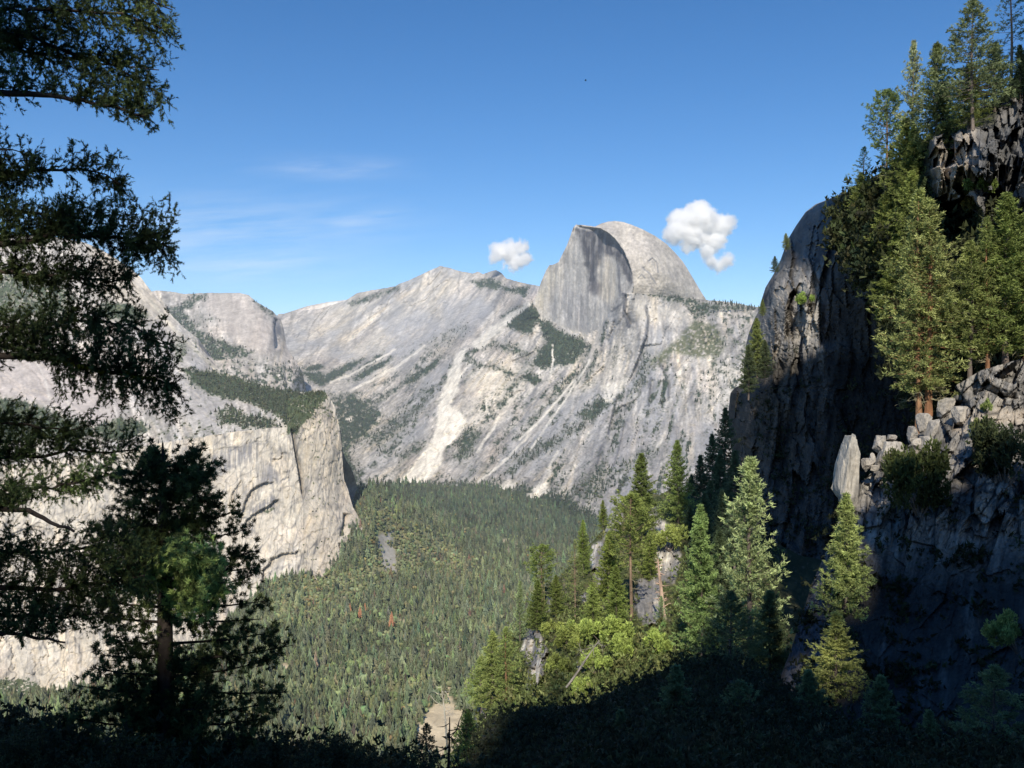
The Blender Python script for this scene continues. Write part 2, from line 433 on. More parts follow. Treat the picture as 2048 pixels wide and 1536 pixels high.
fan3 = np.maximum.reduce([linem(PX, PY, q, w, 3) for q, w in (
    ([(1115, 905), (1100, 930), (1098, 950)], 4), ([(1060, 870), (1030, 900), (1000, 930), (955, 965)], 3.5), ([(1150, 760), (1090, 830), (1040, 880)], 3), ([(1000, 830), (985, 860), (970, 880), (955, 905)], 4),
    ([(970, 795), (975, 825), (982, 830)], 2.5), ([(1105, 690), (1105, 735), (1098, 757)], 3), ([(1180, 720), (1130, 800), (1060, 900)], 3), ([(850, 690), (800, 730), (750, 757), (700, 780)], 3.5), ([(790, 700), (740, 728), (700, 750), (660, 765)], 3))])
fan = np.maximum(fan, .75*fan2); fan = np.maximum(fan, .7*fan3)
c = over(c, np.array((.84, .79, .69)), np.clip(fan*(.85+.45*fbm(PX/9, PY/14, o=3)), 0, 1))
# light panel right of the fan and under the dome face
pan = np.maximum(polym(PX, PY, [(1150, 660), (1190, 690), (1180, 740), (1150, 790), (1240, 770), (1260, 700), (1230, 650), (1215, 630)], 10, 8),
                 polym(PX, PY, [(930, 740), (1000, 720), (1050, 740), (1010, 800), (950, 800), (930, 770)], 10, 10))
c = over(c, (.60, .55, .47), pan*.7*sm(-.4, .3, streakf(PX, PY, TH, 10, 80, 51, 3)))
# plants: forests in the gullies, scrub on ledges
nz = fbm(PX/11, PY/8, o=4); nzl = streakf(PX, PY, TH-10, 13, 48, 61, 4)
veg = np.zeros(PX.shape)
def addveg(q, k=1.0, soft=4, warp=6):
    global veg
    veg = np.maximum(veg, k*polym(PX, PY, q, soft*1.9+2, warp*1.3, 11))
addveg([(1003, 636), (1020, 619), (1064, 606), (1083, 629), (1071, 650), (1057, 668), (1037, 663), (1009, 650)], 1, 4, 4)
addveg([(1071, 626), (1119, 662), (1173, 682), (1176, 697), (1160, 713), (1139, 733), (1108, 731), (1095, 738), (1064, 735), (1067, 718), (1084, 700), (1092, 684)], 1, 4, 5)
addveg([(950, 690), (975, 678), (1020, 682), (1062, 705), (1060, 716), (1020, 708), (985, 700), (960, 705)], .55, 6, 8)
addveg([(930, 720), (960, 722), (1010, 735), (1035, 752), (1020, 755), (980, 735), (945, 733)], .7, 5, 8)
addveg([(1043, 757), (1060, 742), (1090, 762), (1068, 772)], .9, 3, 4)
addveg([(1110, 770), (1150, 742), (1180, 737), (1180, 745), (1150, 760), (1120, 790), (1100, 795)], .6, 4, 6)
mead = polym(PX, PY, [(1348, 684), (1372, 655), (1388, 640), (1433, 652), (1450, 690), (1437, 712), (1400, 716), (1375, 710), (1345, 706), (1310, 735), (1295, 735), (1325, 700)], 6, 7)
addveg([(1255, 573), (1300, 583), (1350, 590), (1400, 600), (1400, 612), (1345, 604), (1305, 594), (1265, 582)], .8, 4, 4)
addveg([(1365, 605), (1420, 606), (1500, 614), (1500, 622), (1430, 622), (1400, 640), (1385, 636), (1375, 618)], .75, 5, 6)
scr = polym(PX, PY, [(1340, 600), (1560, 622), (1560, 760), (1480, 860), (1420, 800), (1400, 760), (1440, 720), (1380, 640)], 15, 10)*.42
veg = np.maximum(veg, scr*sm(-.25, .35, nz))
addveg([(662, 792), (700, 785), (745, 800), (760, 830), (735, 875), (700, 900), (720, 960), (760, 990), (700, 1010), (640, 960), (670, 850)], .85, 8, 12)
addveg([(720, 880), (800, 820), (835, 800), (850, 770), (862, 790), (830, 850), (790, 880), (755, 905)], .6, 8, 12)
for q in ([(603, 735), (640, 727), (650, 735), (622, 745)], [(640, 755), (690, 728), (730, 715), (705, 740), (660, 765)], [(715, 738), (760, 707), (768, 702), (765, 715), (725, 742)], [(705, 755), (760, 722), (784, 712), (780, 725), (740, 748), (712, 765)],
          [(800, 770), (840, 740), (880, 715), (870, 735), (830, 765)], [(590, 742), (650, 745), (665, 760), (640, 775)]):
    addveg(q, .95, 2.5, 3)
addveg([(840, 690), (880, 660), (930, 640), (960, 650), (900, 700), (860, 730)], .35, 8, 12)
addveg([(922, 865), (945, 850), (955, 870), (950, 900), (920, 925), (905, 910)], .75, 6, 8)
addveg([(790, 905), (840, 880), (850, 895), (800, 930)], .6, 6, 10)
addveg([(1150, 830), (1190, 800), (1215, 790), (1235, 780), (1240, 790), (1200, 830), (1185, 845)], .8, 4, 5)
addveg([(1010, 920), (1080, 880), (1140, 850), (1180, 850), (1120, 900), (1040, 935)], .45, 8, 12)
addveg([(1230, 935), (1290, 895), (1330, 880), (1310, 910), (1260, 940), (1220, 955)], .55, 8, 10)
addveg([(1285, 700), (1310, 720), (1290, 760), (1262, 800), (1250, 800), (1270, 755)], .5, 5, 8)
addveg([(1160, 950), (1220, 930), (1240, 960), (1190, 1010), (1150, 1000)], .5, 10, 12)
addveg([(940, 560), (985, 556), (1020, 575), (1060, 572), (1050, 592), (1000, 580), (960, 577)], .8, 3, 4)
addveg([(695, 606), (740, 590), (800, 572), (800, 579), (745, 600), (700, 616)], .75, 3, 3)
band = sm(0, 60, PY-np.interp(PX, [640, 700, 780, 900, 1000, 1100, 1200, 1300, 1640], [930, 950, 935, 935, 935, 950, 1000, 1030, 1060]))
veg = np.maximum(veg, band*.95*sm(-.5, .1, nz+1.2*band-.4))
low = sm(640, 800, PY)*sm(640, 760, PX)
veg = np.maximum(veg, low*.75*sm(.10, .42, nzl+.25*nz))
veg = np.maximum(veg, gul*.62)
veg = veg*(1-.93*np.clip(fan*1.2, 0, 1))
r.veg = veg; r.mead = mead
vc = over(np.broadcast_to(np.array(VEGD), PX.shape+(3,)), VEGG, sm(-.1, .4, fbm(PX/5, PY/4, o=3)))*(1+.9*fbm(PX/2.6, PY/2.2, o=2))[..., None]
fine = fbm(PX/4.2, PY/3.2, o=3); pep = sm(.15, .30, fine+.35*nzl+.15*nz)*sm(640, 720, PX)*sm(640, 760, PY)*(1-.9*np.clip(fan, 0, 1))
pep = np.maximum(pep*.8*sm(-.35, .25, nzl+.5*fbm(PX/60, PY/40, o=2)), 0)
cover = np.maximum(sm(.33, .50, .70*veg+.38*nz+.52*fine), pep)
c = over(c, (.16, .165, .135), sm(.12, .5, veg+.3*nz)*.45)
c = c*(1-cover)[..., None] + vc*cover[..., None]
mcol = over(np.broadcast_to(np.array(VEGO), PX.shape+(3,)), VEGG, sm(-.1, .3, nz)*.7)
mk = mead*.92*sm(-.45, .0, fine+.3*nz); c = c*(1-mk)[..., None] + mcol*mk[..., None]
r.col = c
r.build('mountain', M_FAR, c, label='long grey granite mountain wall with forested gullies below the dome')

# --- the split dome
top = [(1062, 615), (1068, 600), (1075, 584), (1083, 562), (1092, 541), (1099, 530), (1107, 529), (1117, 524), (1126, 506), (1134, 490), (1140, 474), (1146, 456), (1152, 449), (1165, 450), (1190, 453), (1203, 447), (1216, 443), (1230, 442), (1248, 444), (1265, 450), (1290, 461), (1312, 473), (1332, 487), (1350, 505), (1366, 523), (1380, 546), (1392, 566), (1402, 583), (1418, 608)]
bot = [(1062, 616), (1066, 630), (1080, 640), (1100, 650), (1130, 662), (1160, 674), (1184, 676), (1200, 662), (1222, 625), (1245, 604), (1262, 592), (1300, 598), (1350, 606), (1418, 612)]
edge = [(1152, 448), (1165, 452), (1185, 455), (1200, 457), (1215, 465), (1228, 476), (1240, 491), (1250, 508), (1257, 524), (1263, 541), (1266, 556), (1267, 572), (1262, 600)]
ef = interp(edge)
ctrl = [(1062, 615, 5900), (1070, 600, 5880), (1100, 532, 5780), (1100, 600, 5790), (1130, 500, 5660), (1152, 452, 5590), (1130, 600, 5640), (1180, 462, 5480), (1180, 560, 5450), (1180, 670, 5400), (1220, 480, 5290), (1220, 560, 5240), (1220, 620, 5210), (1250, 520, 5100), (1260, 570, 5020),
        (1130, 655, 5640), (1080, 636, 5830)]
ctrl2 = [(1262, 600, 5060), (1266, 556, 5030), (1250, 508, 5080), (1228, 476, 5180), (1200, 455, 5330), (1152, 449, 5580), (1175, 451, 5560), (1200, 448, 5520), (1230, 442, 5560), (1265, 450, 5480), (1312, 473, 5460), (1350, 505, 5480), (1380, 546, 5510), (1402, 583, 5560), (1418, 608, 5600),
         (1300, 500, 5150), (1300, 560, 5060), (1340, 540, 5190), (1370, 580, 5300), (1300, 598, 5100), (1350, 606, 5270), (1250, 470, 5290), (1290, 475, 5290), (1270, 520, 5060)]
r = REL['dome'] = Relief('c', top, bot, 1062, 1418, 1.1, 210, ctrl, jit=.8)
PX, PY = r.PX, r.PY
ed, es, et = segdist(PX+1.2*fbm(PX/7, PY/7, o=2), PY, edge)
face = sm(-.8, .8, es*ed)       # right-hand side of the downward curve is the split face
D1 = r.D; D2 = tps(ctrl2)(PX, PY)
va = streak(PX, PY, 88, 7, 120, 71, 4); vb = streak(PX, PY, 88, 22, 150, 72, 3)
D1 = D1*(1 + .0022*va + .004*vb + .0008*fbm(PX/4, PY/7, o=3)) + 34*np.exp(-ed/7)*face
D2 = D2*(1 + .0022*fbm(PX/26, PY/30, o=4) + .0007*fbm(PX/5, PY/5, o=3))
D2 = D2 + 16*stepline(PX, PY, [(1312, 568), (1300, 548), (1285, 535)], 6) + 12*stepline(PX, PY, [(1296, 522), (1305, 516), (1313, 524), (1314, 540)], 5)
r.D = D1*face + D2*(1-face)
vis = linem(PX, PY, [(1148, 462), (1153, 451), (1166, 453), (1190, 459)], 4)
r.D = r.D + 40*vis*face
base = paint_rock(PX, PY, 88+0*PX, 6, .45, .35, 1.0)
fc = base
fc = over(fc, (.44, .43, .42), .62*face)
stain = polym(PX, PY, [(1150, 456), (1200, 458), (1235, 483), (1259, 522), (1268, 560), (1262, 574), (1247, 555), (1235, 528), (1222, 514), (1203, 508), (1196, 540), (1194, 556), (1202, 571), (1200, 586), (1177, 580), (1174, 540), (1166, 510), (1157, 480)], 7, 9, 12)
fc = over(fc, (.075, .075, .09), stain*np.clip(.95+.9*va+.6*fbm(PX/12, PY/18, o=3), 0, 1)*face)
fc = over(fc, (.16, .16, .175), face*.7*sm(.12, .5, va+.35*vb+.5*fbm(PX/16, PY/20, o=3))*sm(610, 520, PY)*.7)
stain2 = polym(PX, PY, [(1172, 575), (1190, 560), (1204, 572), (1200, 596), (1180, 586)], 6, 6)
fc = over(fc, (.15, .14, .15), stain2*.7)
fc = over(fc, (.16, .16, .18), linem(PX, PY, [(1237, 530), (1238, 560), (1240, 590), (1243, 600)], 4)*.8)
lite = polym(PX, PY, [(1200, 520), (1212, 512), (1232, 530), (1236, 590), (1225, 605), (1200, 600), (1198, 560)], 7, 7)
fc = over(fc, (.55, .49, .40), lite*.75*(.7+1.0*va))
yel = polym(PX, PY, [(1068, 602), (1095, 540), (1115, 530), (1122, 545), (1105, 600), (1090, 640)], 8, 8)
fc = over(fc, (.56, .50, .39), yel*.55*(.7+1.1*va))
fc = over(fc, (.5, .49, .48), polym(PX, PY, [(1110, 640), (1150, 480), (1165, 470), (1160, 600), (1150, 660)], 10, 8)*.4*sm(-.3, .3, va))
fc = over(fc, (.30, .295, .31), polym(PX, PY, [(1085, 600), (1110, 570), (1170, 590), (1200, 620), (1180, 670), (1120, 660)], 12, 8)*.45*sm(-.3, .3, vb))
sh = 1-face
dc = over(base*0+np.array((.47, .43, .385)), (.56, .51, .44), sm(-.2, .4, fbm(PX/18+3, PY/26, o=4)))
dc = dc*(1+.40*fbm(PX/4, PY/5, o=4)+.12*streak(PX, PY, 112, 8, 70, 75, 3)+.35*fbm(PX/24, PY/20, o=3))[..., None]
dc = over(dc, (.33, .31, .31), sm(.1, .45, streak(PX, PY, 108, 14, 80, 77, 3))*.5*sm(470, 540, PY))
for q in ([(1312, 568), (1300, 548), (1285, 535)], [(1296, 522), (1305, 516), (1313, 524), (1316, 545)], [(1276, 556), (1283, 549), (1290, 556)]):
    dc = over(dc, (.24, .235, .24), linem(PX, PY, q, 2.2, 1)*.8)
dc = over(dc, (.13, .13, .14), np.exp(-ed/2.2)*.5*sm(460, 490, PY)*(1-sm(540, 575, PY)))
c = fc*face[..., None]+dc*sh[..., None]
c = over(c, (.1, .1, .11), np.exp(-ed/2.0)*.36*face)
base_t = sm(-9, 3, PY-interp([(1062, 616), (1080, 637), (1100, 648), (1130, 658), (1160, 670), (1184, 672)])(PX))*sm(1190, 1170, PX)
c = over(c, (.56, .52, .45), base_t*.8)
r.veg = .5*sm(8, 0, interp([(1245, 604), (1262, 592), (1300, 598), (1350, 606), (1418, 612)])(PX)-PY)*sm(1262, 1275, PX)
c = over(c, VEGG, sm(.3, .5, r.veg+.3*fbm(PX/5, PY/4, o=3))*.9)
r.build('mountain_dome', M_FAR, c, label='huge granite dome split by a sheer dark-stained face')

# --- left: dome and ridge at mid distance with a notch on its right end
top = [(290, 585), (315, 581), (340, 583), (370, 588), (400, 586), (440, 586), (480, 586), (497, 590), (512, 603), (530, 614), (545, 622), (556, 634), (562, 640), (568, 660), (571, 680), (575, 700), (590, 720), (605, 745), (611, 775), (618, 800)]
bot = [(290, 800), (618, 815)]
ctrl = [(290, 585, 7000), (400, 586, 7000), (490, 587, 6800), (556, 634, 6500), (571, 680, 6400), (611, 775, 5900), (618, 800, 5800), (330, 640, 6400), (420, 640, 6300), (500, 660, 6100), (545, 680, 6020), (340, 760, 5300), (450, 740, 5500), (540, 760, 5500), (590, 760, 5600), (290, 800, 5000), (450, 800, 5000), (618, 815, 5300)]
r = REL['midleft'] = Relief('c', top, bot, 290, 618, 2, 130, ctrl, jit=1.2)
PX, PY = r.PX, r.PY
TH = np.interp(PX, [290, 430, 500, 560, 620], [120, 95, 85, 80, 75])
r.D = r.D*(1+.006*streakf(PX, PY, TH, 26, 120, 81, 4)+.0022*fbm(PX/8, PY/6, o=4))
r.D = r.D + 130*stepline(PX, PY, [(548, 700), (550, 678), (546, 655), (549, 634)], 10)*sm(570, 556, PX)
r.D = r.D + 60*stepline(PX, PY, [(566, 790), (573, 760), (567, 735)], 6)
c = paint_rock(PX, PY, TH, 9, .35, .5, 1.0)
c = over(c, (.52, .465, .42), polym(PX, PY, [(400, 600), (420, 588), (490, 590), (540, 640), (550, 700), (520, 710), (470, 680), (430, 640)], 12, 8)*.6)
c = over(c, (.13, .135, .16), polym(PX, PY, [(547, 632), (557, 640), (563, 660), (562, 672), (556, 668), (549, 690), (547, 660)], 2.5, 2)*.85)  # shade in the notch painted into the rock colour
nz = fbm(PX/9, PY/7, o=4)
veg = .75*polym(PX, PY, [(357, 610), (380, 592), (410, 584), (412, 596), (395, 605), (370, 625), (400, 660), (470, 690), (510, 700), (480, 720), (400, 720), (340, 680), (320, 620)], 7, 10)
veg = np.maximum(veg, .62*sm(690, 760, PY)*sm(.0, .3, nz+.2))
veg = np.maximum(veg, .6*polym(PX, PY, [(505, 600), (545, 620), (552, 632), (540, 640)], 5, 4))
veg = np.maximum(veg, .34*sm(600, 640, PY)*sm(470, 400, PX))
r.veg = veg
cov = sm(.34, .52, .70*veg+.36*nz+.5*fbm(PX/4, PY/3, o=3))
c = over(c, (.17, .175, .15), sm(.12, .5, veg+.3*nz)*.5)
c = c*(1-cov)[..., None]+over(np.broadcast_to(np.array(VEGD)*1.25, c.shape), VEGG, sm(-.2, .3, nz))*cov[..., None]
r.build('mountain_shoulder', M_FAR, c, label='rounded pale granite dome in the middle distance with a dark notch')

# --- left: the near dome whose bare flank runs down to the right, with slabs and forest below it
top = [(-40, 470), (60, 470), (120, 475), (170, 485), (200, 498), (228, 514), (255, 533), (280, 553), (300, 579), (325, 610), (350, 638), (375, 661), (396, 676), (405, 690), (418, 708), (430, 724), (441, 744), (470, 752), (500, 762), (540, 775), (580, 782), (610, 785), (635, 783), (650, 786)]
bot = [(-40, 1010), (150, 960), (300, 920), (400, 890), (480, 872), (560, 866), (590, 862), (650, 800)]
ctrl = [(-380, 475, 4750), (-380, 700, 3850), (-380, 1010, 2820), (-40, 470, 4600), (120, 475, 4500), (200, 498, 4350), (280, 553, 4200), (350, 638, 4050), (441, 744, 3700), (540, 775, 3350), (650, 786, 2960), (-40, 600, 4000), (100, 600, 4000), (220, 600, 3950), (300, 660, 3850), (380, 730, 3600), (0, 720, 3600), (120, 740, 3550), (230, 740, 3520), (330, 780, 3380), (-40, 850, 3150), (100, 860, 3100), (250, 850, 3120), (400, 840, 3050), (500, 830, 2960), (580, 840, 2860), (590, 862, 2810), (480, 872, 2800), (400, 890, 2800), (300, 920, 2790), (150, 960, 2760), (-40, 1010, 2720)]
r = REL['left'] = Relief('c', top, bot, -380, 650, 2, 230, ctrl, jit=1)
PX, PY = r.PX, r.PY
TH = np.interp(PX, [-40, 150, 250, 420, 650], [92, 100, 125, 130, 115])
TH = np.clip(TH, 20, 110)
s1 = streak(PX, PY, 128, 12, 110, 91, 4); s2 = streak(PX, PY, 128, 40, 200, 92, 3)
r.D = r.D*(1+.006*s2+.002*s1+.0012*fbm(PX/7, PY/6, o=4))
s1_, e1_ = slabs(PX, PY, 140, 50, 160, 4, 221); r.D = r.D*(1+.003*s1_)
r.D = r.D + 150*stepline(PX, PY, [(421, 716), (412, 700), (404, 684), (396, 672)], 9, ends=.05)
c = paint_rock(PX, PY, TH, 14, .25, .35, 1.0)
warm = polym(PX, PY, [(180, 480), (260, 520), (330, 610), (350, 650), (290, 640), (230, 600), (190, 560)], 14, 10)
c = over(c, (.60, .53, .43), warm*.6)
pinkz = polym(PX, PY, [(-40, 715), (60, 715), (170, 740), (240, 800), (235, 850), (200, 850), (100, 810), (-40, 790)], 10, 8)
c = over(c, (.49, .435, .405), pinkz*.85)
pinkz2 = polym(PX, PY, [(300, 650), (350, 660), (420, 740), (470, 800), (440, 860), (380, 850), (320, 780)], 12, 8)
c = over(c, (.46, .43, .41), pinkz2*.55)
c = over(c, (.62, .58, .53), sm(.25, .5, s1)*.4)
c = over(c, (.68, .62, .5), linem(PX, PY, [(300, 600), (340, 650), (385, 695), (438, 745)], 5, 2)*.55)
c = over(c, (.64, .60, .55), np.maximum.reduce([linem(PX, PY, q, 3, 3) for q in ([(70, 720), (90, 760), (100, 800)], [(115, 730), (130, 790), (145, 830)], [(200, 760), (225, 800), (235, 840)])])*.6)
c = over(c, (.12, .125, .14), polym(PX, PY, [(394, 674), (402, 682), (420, 712), (417, 714), (398, 692)], 1.8, 1)*.9)  # shadow sliver at the dome's right edge, painted dark
nz = fbm(PX/9, PY/7, o=4)
veg = np.zeros(PX.shape)
def av(q, k=1, soft=5, warp=7):
    global veg
    veg = np.maximum(veg, k*polym(PX, PY, q, soft*1.8+2, warp*1.3, 11))
av([(-40, 545), (60, 545), (130, 560), (150, 600), (120, 640), (60, 640), (-40, 640)], .75, 8, 10)
av([(190, 615), (215, 603), (255, 608), (290, 622), (300, 632), (260, 640), (215, 640)], .95, 4, 4)
av([(365, 735), (390, 738), (440, 745), (470, 752), (580, 780), (600, 786), (590, 860), (572, 850), (555, 830), (520, 815), (480, 800), (420, 790), (380, 765)], 1.0, 5, 5)
av([(430, 820), (455, 812), (500, 830), (545, 840), (560, 856), (500, 856), (440, 850)], .7, 5, 8)
av([(-40, 790), (40, 800), (100, 820), (160, 845), (200, 860), (160, 880), (80, 880), (-40, 900)], .95, 6, 8)
av([(180, 855), (235, 838), (285, 840), (300, 860), (260, 880), (210, 880)], .9, 4, 6)
av([(345, 675), (372, 680), (375, 710), (350, 730)], .6, 5, 6)
av([(590, 790), (650, 788), (640, 815), (600, 840)], .5, 5, 6)
veg = np.maximum(veg, .36*sm(800, 860, PY)*sm(.0, .35, nz+.12))
veg = np.maximum(veg, .30*sm(.0, .35, nz)*sm(640, 700, PY)*sm(300, 330, PX))
r.veg = veg
cov = sm(.34, .52, .70*veg+.36*nz+.5*fbm(PX/4, PY/3, o=3))
c = over(c, (.24, .235, .17), sm(.15, .5, veg+.3*nz)*.5)
vg = over(np.broadcast_to(np.array(VEGG), c.shape), VEGO, sm(-.1, .4, fbm(PX/14, PY/10, o=3))*.7)
c = c*(1-cov)[..., None]+vg*cov[..., None]
r.build('mountain_flank', M_FAR, c, label='bare granite flank with forest belts above the arched cliff')

# --- left: the arched cliff and the tall column at its right end
rt = [(782, 645), (786, 651), (797, 661), (817, 671), (854, 679), (885, 683), (916, 685), (936, 686), (959, 688), (979, 696), (1002, 702), (1014, 706), (1030, 715), (1045, 724), (1060, 731), (1078, 731), (1095, 720), (1117, 708), (1150, 694), (1175, 690), (1190, 690), (1420, 560)]
ctrl = [(645, 783, 2760), (683, 885, 2700), (688, 959, 2680), (731, 1060, 2560), (690, 1190, 2420), (640, 800, 2730), (640, 900, 2640), (650, 1050, 2520), (600, 800, 2700), (600, 900, 2640), (620, 1000, 2560), (610, 1150, 2440),
        (575, 862, 2700), (570, 950, 2640), (560, 1050, 2560), (540, 1170, 2450), (480, 866, 2750), (480, 950, 2680), (470, 1050, 2600), (480, 1200, 2460), (350, 890, 2760), (350, 1000, 2660), (350, 1150, 2540), (200, 930, 2740), (200, 1100, 2580), (-40, 950, 2700), (-40, 1150, 2520), (-380, 940, 2760), (-380, 1420, 2340), (-40, 1420, 2330), (200, 1350, 2370), (400, 1300, 2400), (560, 1420, 2300)]
SHEETS = (('cliff', 'arched pale granite cliff below the bare flank', Relief('c', [(-40, 935), (60, 925), (240, 900), (360, 880), (480, 862), (575, 854)], [(-380, 1420), (575, 1420)], -380, 575, 1.9, 330, ctrl, jit=2)),
          ('cliff_column', 'tall granite column at the right end of the arched cliff', Relief('r', [(782, 618), (790, 600), (800, 584), (815, 575), (1420, 575)], rt, 782, 1420, 1.8, 110, ctrl)))
for nm_, lab_, r in SHEETS:
    PX, PY = r.PX, r.PY
    TH = np.interp(PX, [-40, 400, 560, 690], [95, 92, 86, 82])
    colm = polym(PX, PY, [(572, 780), (650, 770), (740, 1060), (690, 1200), (600, 1200), (606, 1000), (582, 870)], 6, 4)
    v1 = streakf(PX, PY, TH, 9, 110, 101, 4); v2 = streakf(PX, PY, TH, 34, 200, 102, 3)
    D = r.D*(1+.0042*v2+.0012*v1+.0009*fbm(PX/6, PY/6, o=3))
    fa, fe = facets(np.stack([PX, PY*.55, 0*PX], -1), 48, .9, 8)
    D = D*(1+.0025*fa*(.2+.8*colm))
    ARCH = [([(462, 1004), (464, 985), (484, 955)], 22, 9), ([(476, 1053), (486, 1014), (494, 990), (509, 973), (525, 965), (556, 961)], 34, 16), ([(482, 1053), (502, 1031), (521, 1018), (545, 1006), (556, 994)], 42, 12),
            ([(518, 1190), (521, 1168), (525, 1141), (541, 1121), (562, 1107), (588, 1102), (603, 1096)], 40, 13), ([(484, 863), (495, 866), (505, 869), (508, 881), (525, 882), (545, 879)], 9, 4), ([(545, 915), (554, 918), (563, 914), (566, 900)], 22, 6),
            ([(425, 900), (450, 895), (480, 893), (500, 880)], 7, 8), ([(300, 1010), (350, 985), (400, 960)], 18, 10), ([(0, 1080), (60, 1050), (110, 1060)], 18, 9), ([(200, 1010), (225, 1040), (222, 1090)], 20, 8)]
    for pts, amp, dec in ARCH:
        D = D + amp*.8*stepline(PX, PY, pts, dec, ends=.15, warp=5)
    s1_, e1_ = slabs(PX, PY, 75, 70, 110, 6, 211); s2_, e2_ = slabs(PX, PY, 88, 26, 120, 5, 213)
    D = D*(1+.0028*s1_*(1-.4*colm)+.0012*s2_)
    CR = [(605, 1004), (595, 947), (589, 908), (584, 877), (580, 856)]
    D = D + 45*stepline(PX, PY, CR, 10, ends=.1)*1.0
    D = D + 45*stepline(PX, PY, [(678, 1074), (681, 1060), (686, 1040), (686, 1025)], 8) + 30*stepline(PX, PY, [(684, 1145), (682, 1110), (676, 1085)], 6)
    # the side that turns away below the shoulder of the column
    c = paint_rock(PX, PY, TH, 17, .5, .6, 1.08, .05)
    c = over(c, (.62, .57, .49), (1-colm)*.55*sm(-.5, .3, v2))
    c = over(c, (.48, .445, .395), colm*.65*sm(-.5, .25, v1+.4*fbm(PX/12, PY/12, o=3)))
    c = over(c, (.58, .53, .44), colm*.4*sm(.05, .4, v1))
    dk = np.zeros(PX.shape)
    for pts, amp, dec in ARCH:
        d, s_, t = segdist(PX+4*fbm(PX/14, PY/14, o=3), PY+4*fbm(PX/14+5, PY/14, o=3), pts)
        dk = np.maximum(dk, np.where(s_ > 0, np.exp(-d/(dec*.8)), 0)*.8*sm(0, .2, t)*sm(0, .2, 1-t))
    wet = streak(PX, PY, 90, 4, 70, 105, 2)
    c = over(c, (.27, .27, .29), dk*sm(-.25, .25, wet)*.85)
    stn = polym(PX, PY, [(420, 915), (460, 895), (505, 885), (505, 925), (480, 930), (430, 955), (420, 940)], 6, 6)+polym(PX, PY, [(515, 925), (530, 920), (556, 945), (560, 965), (520, 975)], 6, 6)+polym(PX, PY, [(545, 990), (560, 1000), (552, 1012), (500, 1030), (485, 1050), (500, 1020)], 4, 4)
    c = over(c, (.23, .23, .255), np.clip(stn, 0, 1)*sm(-.35, .12, wet)*.92)
    c = over(c, (.60, .55, .47), sm(.1, .45, streak(PX, PY, 84, 8, 90, 107, 3))*(1-colm)*.5)
    c = over(c, (.25, .25, .26), sm(.05, .38, streak(PX, PY, 90, 6, 90, 117, 3))*.62*(1-.5*colm)*sm(1120, 900, PY))
    c = over(c, (.11, .115, .13), np.where(segdist(PX, PY, CR)[1] > 0, np.exp(-segdist(PX, PY, CR)[0]/2.2), 0)*sm(1006, 970, PY)*.9)  # shadow of the crack painted along one side
    c = over(c, (.17, .17, .18), np.maximum(e1_, .6*e2_)*.38)
    c = over(c, (.16, .16, .17), cracks(PX, PY, TH, 111, 12, 70, .84)*.55 + cracks(PX, PY, TH-40, 113, 26, 60, .88)*.45)
    c = c*(1-colm[..., None]*np.array([.10, .115, .135]))*np.array([1.0, .975, .925])
    nz = fbm(PX/7, PY/6, o=4)
    veg = .62*colm*sm(930, 800, PY)*sm(-.1, .3, nz+.15)
    veg = np.maximum(veg, .95*polym(PX, PY, [(570, 805), (588, 784), (655, 778), (655, 798), (640, 812), (612, 846), (592, 868), (570, 868)], 7, 8))
    veg = np.maximum(veg, .42*colm*sm(.12, .4, nz))
    veg = np.maximum(veg, .8*polym(PX, PY, [(523, 1020), (548, 1012), (552, 1018), (530, 1028)], 3, 4))
    veg = np.maximum(veg, .8*polym(PX, PY, [(-40, 1360), (60, 1355), (110, 1390), (200, 1360), (330, 1330), (400, 1380), (560, 1400), (560, 1440), (-40, 1440)], 6, 8))
    veg = np.maximum(veg, .28*sm(.3, .5, nz)*sm(1010, 1050, PY))
    r.veg = veg; REL[nm_] = r
    cov = sm(.36, .54, .70*veg+.32*nz+.5*fbm(PX/4, PY/3, o=3))
    c = c*(1-cov)[..., None]+over(np.broadcast_to(np.array(VEGG), c.shape), VEGO, sm(-.1, .4, nz)*.6)*cov[..., None]
    r.D = D
    r.build(nm_, M_FAR, c, skirt=(), label=lab_)
# the shaded overhanging flank behind the right edge of the column
lf = [(800, 640), (854, 675), (915, 683), (936, 684), (960, 685), (1000, 700), (1050, 725)]
rt = [(800, 645), (854, 681), (905, 686), (920, 692), (932, 700), (945, 706), (961, 711), (976, 714), (985, 711), (998, 706), (1010, 708), (1022, 713), (1030, 713), (1050, 727)]
r = Relief('r', lf, rt, 860, 1050, 2, 30, [(640, 800, 2760), (645, 790, 2765), (675, 860, 2735), (681, 860, 2745), (683, 915, 2722), (714, 976, 2860), (690, 990, 2830), (711, 1030, 2700), (726, 1050, 2640), (700, 940, 2790)])
v = np.linspace(0, 1, 30)[None].repeat(len(r.D), 0) if r.D.shape[1] == 30 else np.linspace(0, 1, 30)[:, None].repeat(r.D.shape[1], 1)
c = paint_rock(r.PX, r.PY, 85+0*r.PX, 19, .3, .1, .32)  # granite darkened so the colour carries the flank's shade
Q = r.P; I = np.arange(Q.shape[0]*Q.shape[1]).reshape(Q.shape[:2])
r.build('cliff_flank', M_FAR, c, skirt=(), label='shaded overhanging side of the granite column')

